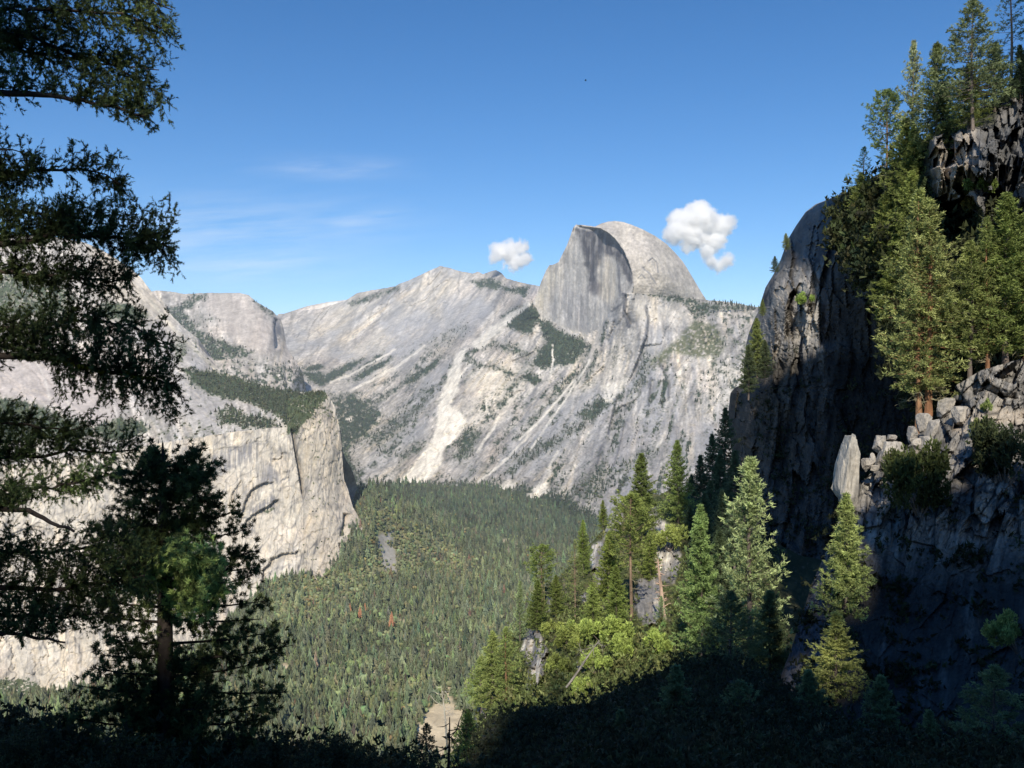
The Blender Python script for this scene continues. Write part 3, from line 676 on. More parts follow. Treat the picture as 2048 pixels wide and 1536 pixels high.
# --- valley floor and the talus slopes that rise from it
top = [(-500, 1400), (-40, 1392), (60, 1398), (160, 1380), (300, 1335), (420, 1280), (500, 1200), (540, 1165), (600, 1150), (640, 1158), (680, 1120), (692, 1070), (695, 1020), (700, 985), (730, 972), (790, 968), (900, 965), (1000, 975), (1100, 1000), (1200, 1050), (1320, 1110), (1450, 1180), (1640, 1200)]
bot = [(-500, 1800), (1640, 1800)]
def zd(py): return F*CAMZ/(py-768)
ctrl = [(x, y, zd(y)) for x in (-500, -200, 200, 600, 1000, 1400, 1640) for y in (1620, 1800)] + [(-500, 1400, 2230), (-200, 1400, 2230), (0, 1395, 2230), (160, 1380, 2230), (300, 1335, 2260), (420, 1280, 2310), (500, 1200, 2420), (560, 1160, 2420), (640, 1160, 2420), (700, 1110, 2460), (730, 1060, 2560), (722, 1030, 2640), (708, 1000, 2900), (740, 985, 2980), (790, 976, 3500),
        (850, 975, 4500), (1000, 975, 4500), (1100, 1000, 4150), (1200, 1050, 3500), (1320, 1110, 2950), (1450, 1180, 2500), (1640, 1200, 2350),
        (800, 1060, 2720), (760, 1120, 2510), (840, 1020, 3080), (680, 1250, 2050), (560, 1250, 2080), (850, 1200, 2300), (850, 1120, 2640), (950, 1080, 3040), (1050, 1080, 3250), (1000, 1200, 2360), (1100, 1150, 2660), (400, 1350, 1800), (200, 1420, 1640), (0, 1420, 1650), (600, 1400, 1600), (850, 1400, 1610), (1000, 1350, 1750), (1200, 1300, 1900), (1450, 1350, 1750), (870, 1500, 1405), (500, 1500, 1400)]
r = REL['valley'] = Relief('c', top, bot, -500, 1640, 4, 330, ctrl, jit=9)
PX, PY = r.PX, r.PY
nz = fbm(PX/22, PY/12, o=4)
r.D = r.D*(1+.004*fbm(PX/30, PY/20, o=4))
P = r.P
mead = np.maximum(polym(PX, PY, [(832, 1450), (845, 1424), (870, 1410), (900, 1404), (930, 1420), (948, 1450), (930, 1480), (910, 1530), (840, 1520), (820, 1490)], 6, 16, 20), polym(PX, PY, [(770, 1235), (800, 1232), (812, 1250), (795, 1262), (775, 1252)], 4, 4)*.0)
for q in ([(795, 1240), (806, 1236), (815, 1247), (803, 1255)], [(552, 1330), (575, 1326), (590, 1336), (565, 1345)], [(740, 1345), (752, 1340), (756, 1356), (744, 1362)], [(575, 1385), (592, 1380), (586, 1395)], [(880, 1380), (900, 1372), (905, 1400), (888, 1405)], [(1000, 1080), (1018, 1078), (1012, 1086)]):
    mead = np.maximum(mead, polym(PX, PY, q, 3, 5, 9))
scree = polym(PX, PY, [(752, 1075), (765, 1068), (790, 1062), (782, 1090), (795, 1110), (790, 1148), (770, 1140), (758, 1105)], 4, 6)*.9
scree = np.maximum(scree, polym(PX, PY, [(795, 1090), (805, 1088), (830, 1120), (815, 1120)], 4, 6)*.5)
chap = polym(PX, PY, [(700, 1010), (790, 1020), (880, 1070), (960, 1130), (930, 1160), (850, 1140), (800, 1150), (740, 1190), (640, 1230), (540, 1260), (540, 1165), (690, 1150), (740, 1060)], 14, 14)
c = over(np.broadcast_to(np.array((.10, .115, .068)), PX.shape+(3,)), (.18, .18, .10), sm(-.2, .4, nz))
c = over(c, np.array((.27, .26, .135)), chap*.88)
c = over(c, (.25, .215, .11), chap*sm(.1, .4, fbm(PX/18+4, PY/9, o=3))*.5)
c = over(c, (.66, .54, .36), mead)
c = over(c, (.40, .37, .35), scree*.85)
c = over(c, (.45, .36, .25), sm(.36, .5, fbm(PX/16+8, PY/6, o=3))*.6*sm(1250, 1350, PY))
r.veg = (1-chap*.75)*(1-mead)*(1-scree); r.chap = chap*(1-scree); r.mead = mead
r.build('valley_floor', M_FAR, c, skirt=(), label='flat forested valley floor with talus slopes at its edges')
# one sheet of ground out to the horizon, under everything
g = np.linspace(-1, 1, 41); X, Y = np.meshgrid(g, g)
X = np.sign(X)*np.abs(X)**2*30000; Y = np.sign(Y)*np.abs(Y)**2*30000
V = np.stack([X, Y, -260+0*X], -1); I = np.arange(41*41).reshape(41, 41)
o = link('ground', mesh('ground', V, None, np.stack([I[:-1, :-1], I[:-1, 1:], I[1:, 1:], I[1:, :-1]], -1).reshape(-1, 4), np.tile([[.075, .085, .055]], (41*41, 1)), (M_FAR,)))
tag(o, None, None, None, 'structure')
# ------------------------------------------------------------------ near ground on the right: far cliff, upper slope, spur, brushy ridge, dark slope
def sunab(P):
    """coordinates across the sun's rays: a to the right, b upwards"""
    P = np.asarray(P, float) - np.array([0, 0, CAMZ])
    h = np.array([-math.sin(SUN_OFF), -math.cos(SUN_OFF), 0])
    ua = np.array([math.cos(SUN_OFF), -math.sin(SUN_OFF), 0])
    ub = -h*math.sin(SUN_EL) + np.array([0, 0, math.cos(SUN_EL)])
    return P@ua, P@ub, ua, ub

def shade_rock(rl, TH, seed, px1, px2, dark=(.07, .07, .075), lite=(.31, .285, .255)):
    PX, PY = rl.PX, rl.PY
    a = streakf(PX, PY, TH, px1, px1*7, seed, 4); b = streakf(PX, PY, TH, px2, px2*5, seed+2, 3)
    c = over(np.broadcast_to(np.array((.21, .20, .19)), PX.shape+(3,)), lite, sm(-.05, .4, a+.4*fbm(PX/40+seed, PY/60, o=3)))
    c = over(c, dark, sm(.0, .4, -a-.3*b)*.85)
    c = over(c, (.30, .25, .19), sm(.2, .5, fbm(PX/22+9, PY/30+seed, o=3))*.5)
    return np.clip(c*(1+.4*b+.3*fbm(PX/5, PY/5, o=3))[..., None], .02, .6)

# far cliff
lf = [(-80, 2140), (0, 2120), (120, 2080), (200, 2020), (270, 1930), (320, 1820), (360, 1735), (386, 1690), (395, 1664), (402, 1648), (408, 1632), (424, 1611), (450, 1593), (478, 1576), (520, 1561), (545, 1549), (575, 1531), (600, 1523), (620, 1518), (640, 1508), (665, 1498), (690, 1492), (740, 1488), (768, 1487), (775, 1470), (786, 1461), (820, 1457), (850, 1456), (890, 1462), (930, 1466), (970, 1440), (1010, 1405), (1060, 1370), (1150, 1340), (1340, 1320)]
rt = [(-80, 2700), (1340, 2700)]
ctrl = [(2700, -80, 300), (2700, 600, 210), (2700, 1340, 180), (1690, 385, 390), (1560, 520, 372), (1500, 680, 362), (1460, 850, 352), (1460, 930, 340), (1400, 1010, 320), (1340, 1150, 300), (1330, 1340, 260), (1650, 500, 350), (1600, 620, 338), (1640, 620, 334), (1700, 500, 330), (1720, 700, 318), (1560, 800, 330), (1600, 1000, 305), (1800, 500, 300), (1800, 900, 285), (2200, -80, 330), (2200, 400, 260), (2200, 1000, 240), (2200, 1340, 220), (1700, 1340, 240), (1960, 0, 370), (1795, 200, 385)]
r = REL['farcliff'] = Relief('r', lf, rt, -80, 1340, 2.2, 480, ctrl)
PX, PY = r.PX, r.PY
e = PX - interp(lf)(PY)
r.D = r.D + 45*np.exp(-e/14) + 14*np.exp(-e/50)
TH = np.interp(PX, [1450, 1560, 1700, 2200], [84, 80, 88, 92])
f1, fe = facets(np.stack([PX/1.0, PY*.32, 0*PX], -1), 30, 1.0, 2); f2, fe2 = facets(np.stack([PX, PY*.4, 0*PX], -1), 11, 1.0, 5)
lowk = np.interp(PX, [1600, 1680], [1, .4])*np.interp(PY, [690, 760], [1, .5]); r.D = r.D + (13*f1 + 4.0*f2)*lowk + 5*streakf(PX, PY, TH, 18, 160, 121, 4) + 1.2*fbm(PX/6, PY/6, o=3)
for pts, amp, dec in (([(1568, 690), (1570, 640), (1578, 590), (1590, 575)], 12, 12), ([(1604, 615), (1606, 600), (1612, 590)], 5, 6), ([(1640, 700), (1636, 640), (1640, 560), (1655, 500), (1665, 440)], 14, 30)):
    r.D = r.D + amp*stepline(PX, PY, pts, dec)
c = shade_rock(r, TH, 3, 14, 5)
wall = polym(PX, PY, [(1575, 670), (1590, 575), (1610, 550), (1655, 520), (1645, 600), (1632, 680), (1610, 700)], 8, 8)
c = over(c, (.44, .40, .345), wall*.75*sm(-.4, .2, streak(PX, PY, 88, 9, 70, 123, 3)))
c = over(c, (.10, .098, .10), polym(PX, PY, [(1560, 500), (1600, 440), (1680, 400), (1670, 470), (1640, 520), (1580, 540)], 10, 10)*.5)  # dappled tree shade painted into the rock
c = c*np.interp(PX, [1640, 1680], [1, .28])[..., None]*np.interp(PY, [690, 730], [1, .33])[..., None]  # rock beyond the shadow edge darkened in the colour
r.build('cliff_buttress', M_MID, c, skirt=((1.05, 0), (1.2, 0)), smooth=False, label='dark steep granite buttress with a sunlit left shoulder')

# slope above, with a broken sunlit cliff
top = [(1680, 420), (1700, 398), (1740, 372), (1790, 330), (1840, 285), (1880, 255), (1920, 235), (1960, 215), (2000, 195), (2020, 165), (2048, 125), (2120, 40), (2450, -120)]
bot = [(1680, 500), (1750, 600), (1800, 720), (1850, 850), (1950, 780), (2120, 760), (2450, 760)]
ctrl = [(2450, -120, 86), (2450, 400, 70), (2450, 760, 66), (1690, 392, 115), (1790, 300, 112), (1900, 205, 110), (2000, 178, 98), (2120, 40, 92), (1700, 600, 108), (1800, 500, 96), (1850, 400, 93), (1880, 280, 90), (1950, 260, 88), (1930, 390, 86), (1930, 480, 84), (2040, 300, 83), (2040, 450, 80), (1850, 850, 78), (1950, 780, 75), (2120, 760, 72), (2120, 400, 77)]
r = REL['slope'] = Relief('c', top, bot, 1680, 2450, 2, 240, ctrl)
PX, PY = r.PX, r.PY
f1, fe = facets(np.stack([PX, PY*.5, 0*PX], -1), 30, 1.2, 12); f2, fe2 = facets(np.stack([PX, PY*.45, 0*PX], -1), 12, 1.2, 15)
cl = polym(PX, PY, [(1860, 275), (1900, 255), (1990, 250), (2000, 190), (2060, 150), (2120, 120), (2120, 520), (2000, 480), (1870, 420)], 8, 8)
r.D = r.D + cl*(7*f1+2.6*f2) + 1.2*fbm(PX/12, PY/12, o=4)
al = polym(PX, PY, [(1874, 408), (1905, 405), (1930, 392), (1945, 394), (1965, 425), (1960, 480), (1890, 490), (1878, 450)], 3, 3)
r.D = r.D + 10*al + 6*polym(PX, PY, [(1890, 335), (1897, 300), (1908, 300), (1910, 328)], 3, 3)
c = shade_rock(r, 88+0*PX, 7, 10, 4)
lit = polym(PX, PY, [(1866, 300), (1885, 265), (1950, 262), (1945, 390), (1925, 392), (1880, 405)], 6, 6)
c = over(c, (.46, .40, .33), lit*.65)  # pale cliff band, its sunlit tone painted in
c = over(c, (.035, .034, .036), al*.9)  # shade under the overhang painted nearly black
c = over(c, (.10, .105, .11), polym(PX, PY, [(1962, 260), (2120, 200), (2120, 560), (1960, 500)], 10, 10)*.6)  # rock right of the band darkened to stand for shade
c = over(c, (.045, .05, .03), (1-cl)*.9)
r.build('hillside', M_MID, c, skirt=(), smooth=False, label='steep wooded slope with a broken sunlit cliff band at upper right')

# spur with the two pines
top = [(1490, 1560), (1520, 1460), (1555, 1370), (1580, 1310), (1600, 1240), (1620, 1180), (1640, 1130), (1660, 1085), (1680, 1035), (1700, 998), (1722, 962), (1745, 944), (1765, 925), (1800, 905), (1830, 880), (1850, 852), (1880, 836), (1903, 800), (1912, 770), (1930, 760), (1960, 742), (2000, 730), (2048, 716), (2120, 700), (2450, 680)]
bot = [(1490, 1780), (2450, 1780)]
ctrl = [(2450, 680, 64), (2450, 1200, 44), (2450, 1780, 26), (1490, 1560, 46), (1555, 1370, 54), (1640, 1130, 61), (1700, 998, 66), (1765, 925, 68), (1850, 852, 70), (1912, 770, 71), (2000, 730, 69), (2120, 700, 69), (1930, 830, 67), (2040, 830, 68), (1900, 950, 62), (2020, 950, 62), (1800, 1000, 62), (1700, 1120, 58.5), (1800, 1200, 56), (1950, 1150, 56), (2080, 1200, 52), (1700, 1350, 50), (1900, 1400, 46), (2120, 1450, 40), (1600, 1600, 42), (2120, 1780, 30), (1490, 1780, 38)]
r = REL['spur'] = Relief('c', top, bot, 1490, 2450, 1.8, 400, ctrl, jit=3)
PX, PY = r.PX, r.PY
S2 = np.stack([PX*.9+PY*.25, PY*.5-PX*.12, 0*PX], -1)
f1, fe = facets(S2, 62, 1.3, 22); f2, fe2 = facets(S2, 24, 1.3, 25); f3, fe3 = facets(S2, 9, 1.2, 27)
up = sm(1120, 1000, PY)
r.D = r.D + (2.4*f1 + 1.2*f2 + .4*f3)*(.16+.84*up) + .22*fbm(PX/8, PY/8, o=4)
for pts, amp, dec in (([(1905, 860), (1912, 830), (1908, 800)], 2.5, 14), ([(1900, 960), (1935, 930), (1960, 905), (1985, 890)], 3, 20), ([(2040, 800), (2000, 795), (1970, 780), (1940, 800)], 1.5, 10)):
    r.D = r.D + amp*stepline(PX, PY, pts, dec)
c = shade_rock(r, 80+0*PX, 13, 16, 6, (.10, .10, .10), (.36, .335, .30))
c = over(c, (.50, .43, .35), polym(PX, PY, [(1905, 830), (1960, 815), (2048, 820), (2048, 850), (1990, 850), (1930, 870), (1905, 860)], 8, 8)*.75)
c = over(c, (.46, .42, .37), sm(.1, .4, f2)*up*.45)
c = over(c, (.055, .055, .055), (sm(.12, .03, fe2)*.6)*up)
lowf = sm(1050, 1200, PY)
c = over(c, (.05, .048, .048), lowf*.95*sm(-.9, -.1, streak(PX, PY, 85, 26, 150, 131, 3)))  # shade over the lower spur painted into its colour
c = over(c, (.12, .13, .16), polym(PX, PY, [(1640, 1135), (1645, 1200), (1640, 1340), (1560, 1390), (1585, 1300), (1612, 1215)], 6, 4)*.6)
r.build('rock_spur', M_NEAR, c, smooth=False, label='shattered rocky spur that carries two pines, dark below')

# brushy ridge in the middle with outcrops
top = [(925, 1600), (940, 1470), (950, 1430), (965, 1398), (985, 1362), (1000, 1330), (1015, 1295), (1030, 1265), (1060, 1240), (1080, 1192), (1100, 1168), (1130, 1142), (1160, 1120), (1180, 1088), (1205, 1062), (1222, 1035), (1240, 1012), (1280, 985), (1320, 990), (1345, 975), (1370, 985), (1420, 1010), (1480, 1050), (1600, 1110), (1760, 1150)]
bot = [(925, 1640), (1000, 1560), (1760, 1560)]
ctrl = [(925, 1600, 84), (985, 1362, 106), (1030, 1265, 122), (1100, 1168, 142), (1200, 1066, 166), (1330, 985, 186), (1480, 985, 205), (1600, 1060, 200), (1760, 1110, 180), (1000, 1450, 84), (1000, 1560, 66), (1200, 1400, 78), (1200, 1560, 58), (1400, 1350, 82), (1400, 1560, 58), (1760, 1400, 90), (1760, 1560, 60), (1100, 1300, 104), (1200, 1230, 114), (1300, 1150, 136), (1300, 1250, 106), (1400, 1200, 118), (1150, 1200, 126), (1250, 1120, 140), (1340, 1060, 155)]
r = REL['ridge'] = Relief('c', top, bot, 925, 1760, 2, 260, ctrl, jit=3)
PX, PY = r.PX, r.PY
S2 = np.stack([PX, PY*.5, 0*PX], -1)
f1, fe = facets(S2, 34, 1.3, 32); f2, fe2 = facets(S2, 12, 1.3, 35)
rk = np.maximum.reduce([polym(PX, PY, q, 4, 6, 14) for q in (
    [(1055, 1255), (1085, 1262), (1095, 1300), (1088, 1345), (1070, 1400), (1050, 1395), (1060, 1330), (1040, 1300)], [(1182, 1092), (1205, 1080), (1212, 1100), (1215, 1160), (1195, 1170), (1180, 1130)], [(1212, 1052), (1240, 1015), (1250, 1040), (1225, 1080), (1205, 1080)],
    [(1310, 1030), (1355, 1060), (1362, 1110), (1350, 1170), (1315, 1160), (1300, 1080)], [(1275, 1160), (1325, 1150), (1320, 1245), (1290, 1250), (1265, 1210)], [(950, 1430), (985, 1362), (1005, 1360), (990, 1420), (965, 1480), (948, 1480)],
    [(1290, 1030), (1312, 1010), (1318, 1060), (1296, 1110)], [(1095, 1195), (1112, 1182), (1110, 1220), (1095, 1222)], [(1140, 1330), (1165, 1318), (1170, 1345), (1150, 1350)], [(1160, 1190), (1180, 1185), (1178, 1205), (1165, 1205)])])
r.D = r.D + rk*(5.5*f1+1.8*f2) - 1.5*rk + .9*fbm(PX/14, PY/14, o=4)
r.D = r.D + 7*stepline(PX, PY, [(1304, 1130), (1308, 1080), (1313, 1030)][::-1], 9)
nz = fbm(PX/16, PY/12, o=4)
c = over(np.broadcast_to(np.array((.075, .088, .036)), PX.shape+(3,)), (.17, .155, .07), sm(-.1, .4, nz))
c = over(c, (.30, .25, .18), sm(.25, .45, fbm(PX/9+2, PY/7, o=3))*.7)
c = c*np.interp(PX, [1360, 1400], [1, .35])[..., None]  # ground darkened right of the shadow edge
rc = shade_rock(r, 82+0*PX, 17, 9, 4, (.20, .19, .175), (.62, .56, .47)); rc = np.clip(rc*1.35, 0, .8)
c = c*(1-rk)[..., None] + rc*rk[..., None]
r.veg = (1-rk); r.rk = rk
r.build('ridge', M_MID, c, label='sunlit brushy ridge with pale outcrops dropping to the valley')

# dark slope at the viewer's feet
top = [(-1600, 1430), (-150, 1420), (0, 1450), (150, 1480), (320, 1510), (450, 1500), (560, 1500), (700, 1515), (800, 1545), (900, 1560), (950, 1520), (975, 1450), (1000, 1440), (1050, 1425), (1110, 1420), (1180, 1415), (1230, 1385), (1290, 1365), (1360, 1330), (1440, 1320), (1520, 1350), (1600, 1400), (1700, 1460), (1900, 1500), (2200, 1500), (3600, 1480)]
bot = [(-1600, 2400), (3600, 2400)]
ctrl = [(-1600, 1430, 24), (3600, 1480, 30), (-1600, 1750, 9), (3600, 1750, 10), (-1600, 2400, 2.2), (3600, 2400, 2.2), (-150, 1420, 26), (0, 1450, 26), (320, 1510, 27), (560, 1500, 27), (800, 1545, 30), (900, 1560, 36), (975, 1450, 46), (1110, 1420, 50), (1290, 1365, 54), (1440, 1310, 54), (1600, 1400, 46), (1700, 1460, 40), (1900, 1500, 34), (2200, 1500, 32), (-150, 2400, 2.2), (400, 2400, 2.2), (1000, 2400, 2.2), (1600, 2400, 2.2), (2200, 2400, 2.2), (300, 1750, 9), (1000, 1750, 10.5), (1700, 1750, 11), (1200, 1500, 30)]
r = REL['foot'] = Relief('c', top, bot, -1600, 3600, 5, 120, ctrl, jit=4)
PX, PY = r.PX, r.PY
r.D = r.D*(1+.03*fbm(PX/40, PY/30, o=4))
c = over(np.broadcast_to(np.array((.05, .052, .034)), PX.shape+(3,)), (.09, .08, .06), sm(.0, .4, fbm(PX/30, PY/20, o=4)))
r.build('trailside_slope', M_NEAR, c, label='dark brushy slope falling away from the viewpoint')
# continues round behind the viewer as a trail bench
yy = np.linspace(2.6, -60, 40); xx = np.linspace(-60, 60, 60); X, Y = np.meshgrid(xx, yy)
Z = CAMZ-2.1+np.clip(-Y-2, 0, 99)*.55 - np.clip(X-8, 0, 99)*.15*0 + .4*fbm(X/4, Y/4, o=3)
Z = np.where(Y > 0, CAMZ-2.1-.25*Y, Z)
I = np.arange(X.size).reshape(X.shape)
o = link('trail_bench', mesh('trail_bench', np.stack([X, Y, Z], -1), None, np.stack([I[1:, :-1], I[1:, 1:], I[:-1, 1:], I[:-1, :-1]], -1).reshape(-1, 4), np.full(X.shape+(3,), .05), (M_NEAR,), smooth=True))
tag(o, 'bench of the trail', None, None, 'structure')

# unseen caster in place of the canyon wall, outline cut to shape the shadow
CASTER_OUTLINE = [(-60, 16), (-14, 16), (-12.6, 16), (-5.3, 18.4), (-4.95, 30), (-4.6, 38), (-4.2, 37), (-3.8, 29), (-3.5, 18.8), (-2, 19), (6, 23), (8, 27), (9, 30.5), (12.5, 30.5), (14, 29.5), (16.4, 30), (19, 32), (24, 33), (29, 34), (31.5, 36), (36, 56), (40, 65), (41.5, 69), (42.6, 94), (47.5, 104), (52, 140), (55, 196), (62, 206), (79, 208), (81, 330), (150, 360)]
OVER_ = [(12.9, 42), (13.3, 47), (16, 56), (20, 74), (28, 94), (36, 110), (46, 122), (50, 190), (34, 178), (22, 140), (15, 105), (12.9, 72)]  # floating mass added to shade what the caster outline leaves lit
def shade_fn(A, B):
    n1 = fbm(A/2.2, B/2.2, o=4)
    s = B + np.where(A < 11, 2.4, 1.2)*n1 + np.where(A < 9, 1.9, 0)*fbm(A/.8, B/3.0+5, o=3) < interp(CASTER_OUTLINE)(A)
    o_ = polym(A, B, OVER_, .01, .5, 3) > .5
    s |= o_
    # holes cut for sun flecks on the near trees and spur firs
    h1 = ((A+6.2)/1.1)**2+((B-11.6)/1.7)**2 + 1.0*n1 < 1
    h2 = ((A+10.0)/2.0)**2+((B-8.3)/.95)**2 + 1.2*n1 < 1
    h3 = (((A+7.6)/.8)**2+((B-5.7)/.42)**2 + .9*n1 < 1) | (((A+8.4)/.5)**2+((B-7.3)/.4)**2 + .9*n1 < 1) | (((A+5.6)/.4)**2+((B-9.2)/.7)**2 + .9*n1 < 1)
    h4 = ((A-12.3)/1.25)**2+((B-17.3)/1.6)**2 + .8*n1 < 1
    h5 = ((A-15.0)/1.7)**2+((B-25.6)/3.2)**2 + .6*n1 < 1
    s &= ~(h1 | h2 | h3 | h4 | h5)
    # loose caster cells added to dapple the far cliff
    dp = (A > 60) & (A < 82) & (B > 235) & (B < 300) & (fbm(A/1.6, B/2.6, o=3) > -.12-.004*(A-60)) & (B > 300-.9*(82-A)*2.2)
    return s | dp
for nm, a0, a1, b0, b1, st in (('shadow_caster', -60, 34, -14, 60, .22), ('shadow_caster', 8, 160, -14, 365, .8)):
    A, B = np.meshgrid(np.arange(a0, a1, st), np.arange(b0, b1, st))
    _, _, ua, ub = sunab(np.zeros(3))
    K = shade_fn(A, B)
    if st > .5: K &= ~((A < 32.5) & (B < 58))
    else: K &= ~((A > 32.6) | (B > 58.4))
    dep = 190 + 14*fbm(A/14, B/14, o=4)
    def pt(a, b): return np.array([0, 0, CAMZ]) + a[..., None]*ua + b[..., None]*ub + dep[..., None]*SDIR
    h = st*.5
    Vv = np.stack([pt(A-h, B-h), pt(A+h, B-h), pt(A+h, B+h), pt(A-h, B+h)], 2)[K]
    n = len(Vv); I = np.arange(n*4).reshape(n, 4)
    cc = np.repeat(over(np.broadcast_to(np.array((.11, .11, .10)), (n, 3)), (.05, .06, .035), sm(0, .3, fbm(A/6, B/6, o=3))[K]), 4, 0)
    o = link(nm, mesh(nm, Vv, None, I, cc, (M_MID,))); tag(o, 'unseen shadow caster cut to shape behind the viewpoint', None, None, 'structure')
# ------------------------------------------------------------------ plants
def unit(v): return v/np.maximum(np.linalg.norm(v, axis=-1, keepdims=True), 1e-9)

def blades(p, d, l, w, col, k, spread, rng, jit=.25):
    """k narrow leaf blades round every spray point; returns V (n*k,3,3) and colours"""
    n = len(p)
    P = np.repeat(p, k, 0); Dv = np.repeat(unit(d), k, 0); l = np.repeat(np.broadcast_to(l, (n,)), k)*rng.uniform(.6, 1.2, n*k); w = np.repeat(np.broadcast_to(w, (n,)), k)
    dv = unit(Dv + spread*rng.normal(size=(n*k, 3)))
    s = unit(np.cross(dv, rng.normal(size=(n*k, 3))))
    b = P + (rng.random((n*k, 3))-.5)*(l*jit)[:, None]*2
    V = np.stack([b - s*w[:, None], b + s*w[:, None], b + dv*l[:, None]], 1)
    c = np.repeat(np.asarray(col).reshape(n, 3), k, 0)*rng.uniform(.7, 1.3, (n*k, 1))
    C = np.repeat(c[:, None], 3, 1).copy(); C[:, :2] *= .72
    return V, C

def tube(pts, rad, sides=5):
    pts = np.asarray(pts, float); rad = np.asarray(rad, float); n = len(pts)
    t = unit(np.gradient(pts, axis=0))
    ref = np.where(np.abs(t[:, 2:3]) > .9, np.array([[1., 0, 0]]), np.array([[0, 0, 1.]]))
    u = unit(np.cross(t, ref)); v = np.cross(t, u)
    a = np.arange(sides)/sides*2*math.pi
    V = pts[:, None]+rad[:, None, None]*(u[:, None]*np.cos(a)[None, :, None]+v[:, None]*np.sin(a)[None, :, None])
    I = np.arange(n*sides).reshape(n, sides)
    Fq = np.stack([I[:-1], np.roll(I[:-1], -1, 1), np.roll(I[1:], -1, 1), I[1:]], -1).reshape(-1, 4)
    return V.reshape(-1, 3), Fq

class Geo:
    def __init__(s): s.V = []; s.T = []; s.Q = []; s.C = []; s.n = 0; s.mt = []; s.mq = []
    def tri(s, V, C, m=0):
        k = len(V)
        if not k: return
        s.V.append(V.reshape(-1, 3)); s.C.append(C.reshape(-1, 3)); s.T.append(np.arange(k*3).reshape(k, 3)+s.n); s.mt.append(np.full(k, m)); s.n += k*3
    def quad(s, V, Fq, c, m=0):
        s.V.append(V); s.C.append(np.broadcast_to(np.asarray(c, float), V.shape) if np.ndim(c) < 2 else c); s.Q.append(Fq+s.n); s.mq.append(np.full(len(Fq), m)); s.n += len(V)
    def mesh(s, name, mats, smooth=False):
        return mesh(name, np.concatenate(s.V), np.concatenate(s.T) if s.T else None, np.concatenate(s.Q) if s.Q else None, np.concatenate(s.C), mats,
                    np.concatenate(s.mt) if s.mt else None, np.concatenate(s.mq) if s.mq else None, smooth)

BARKC, BARKG, DEADC = (.20, .115, .07), (.16, .13, .11), (.38, .33, .26)

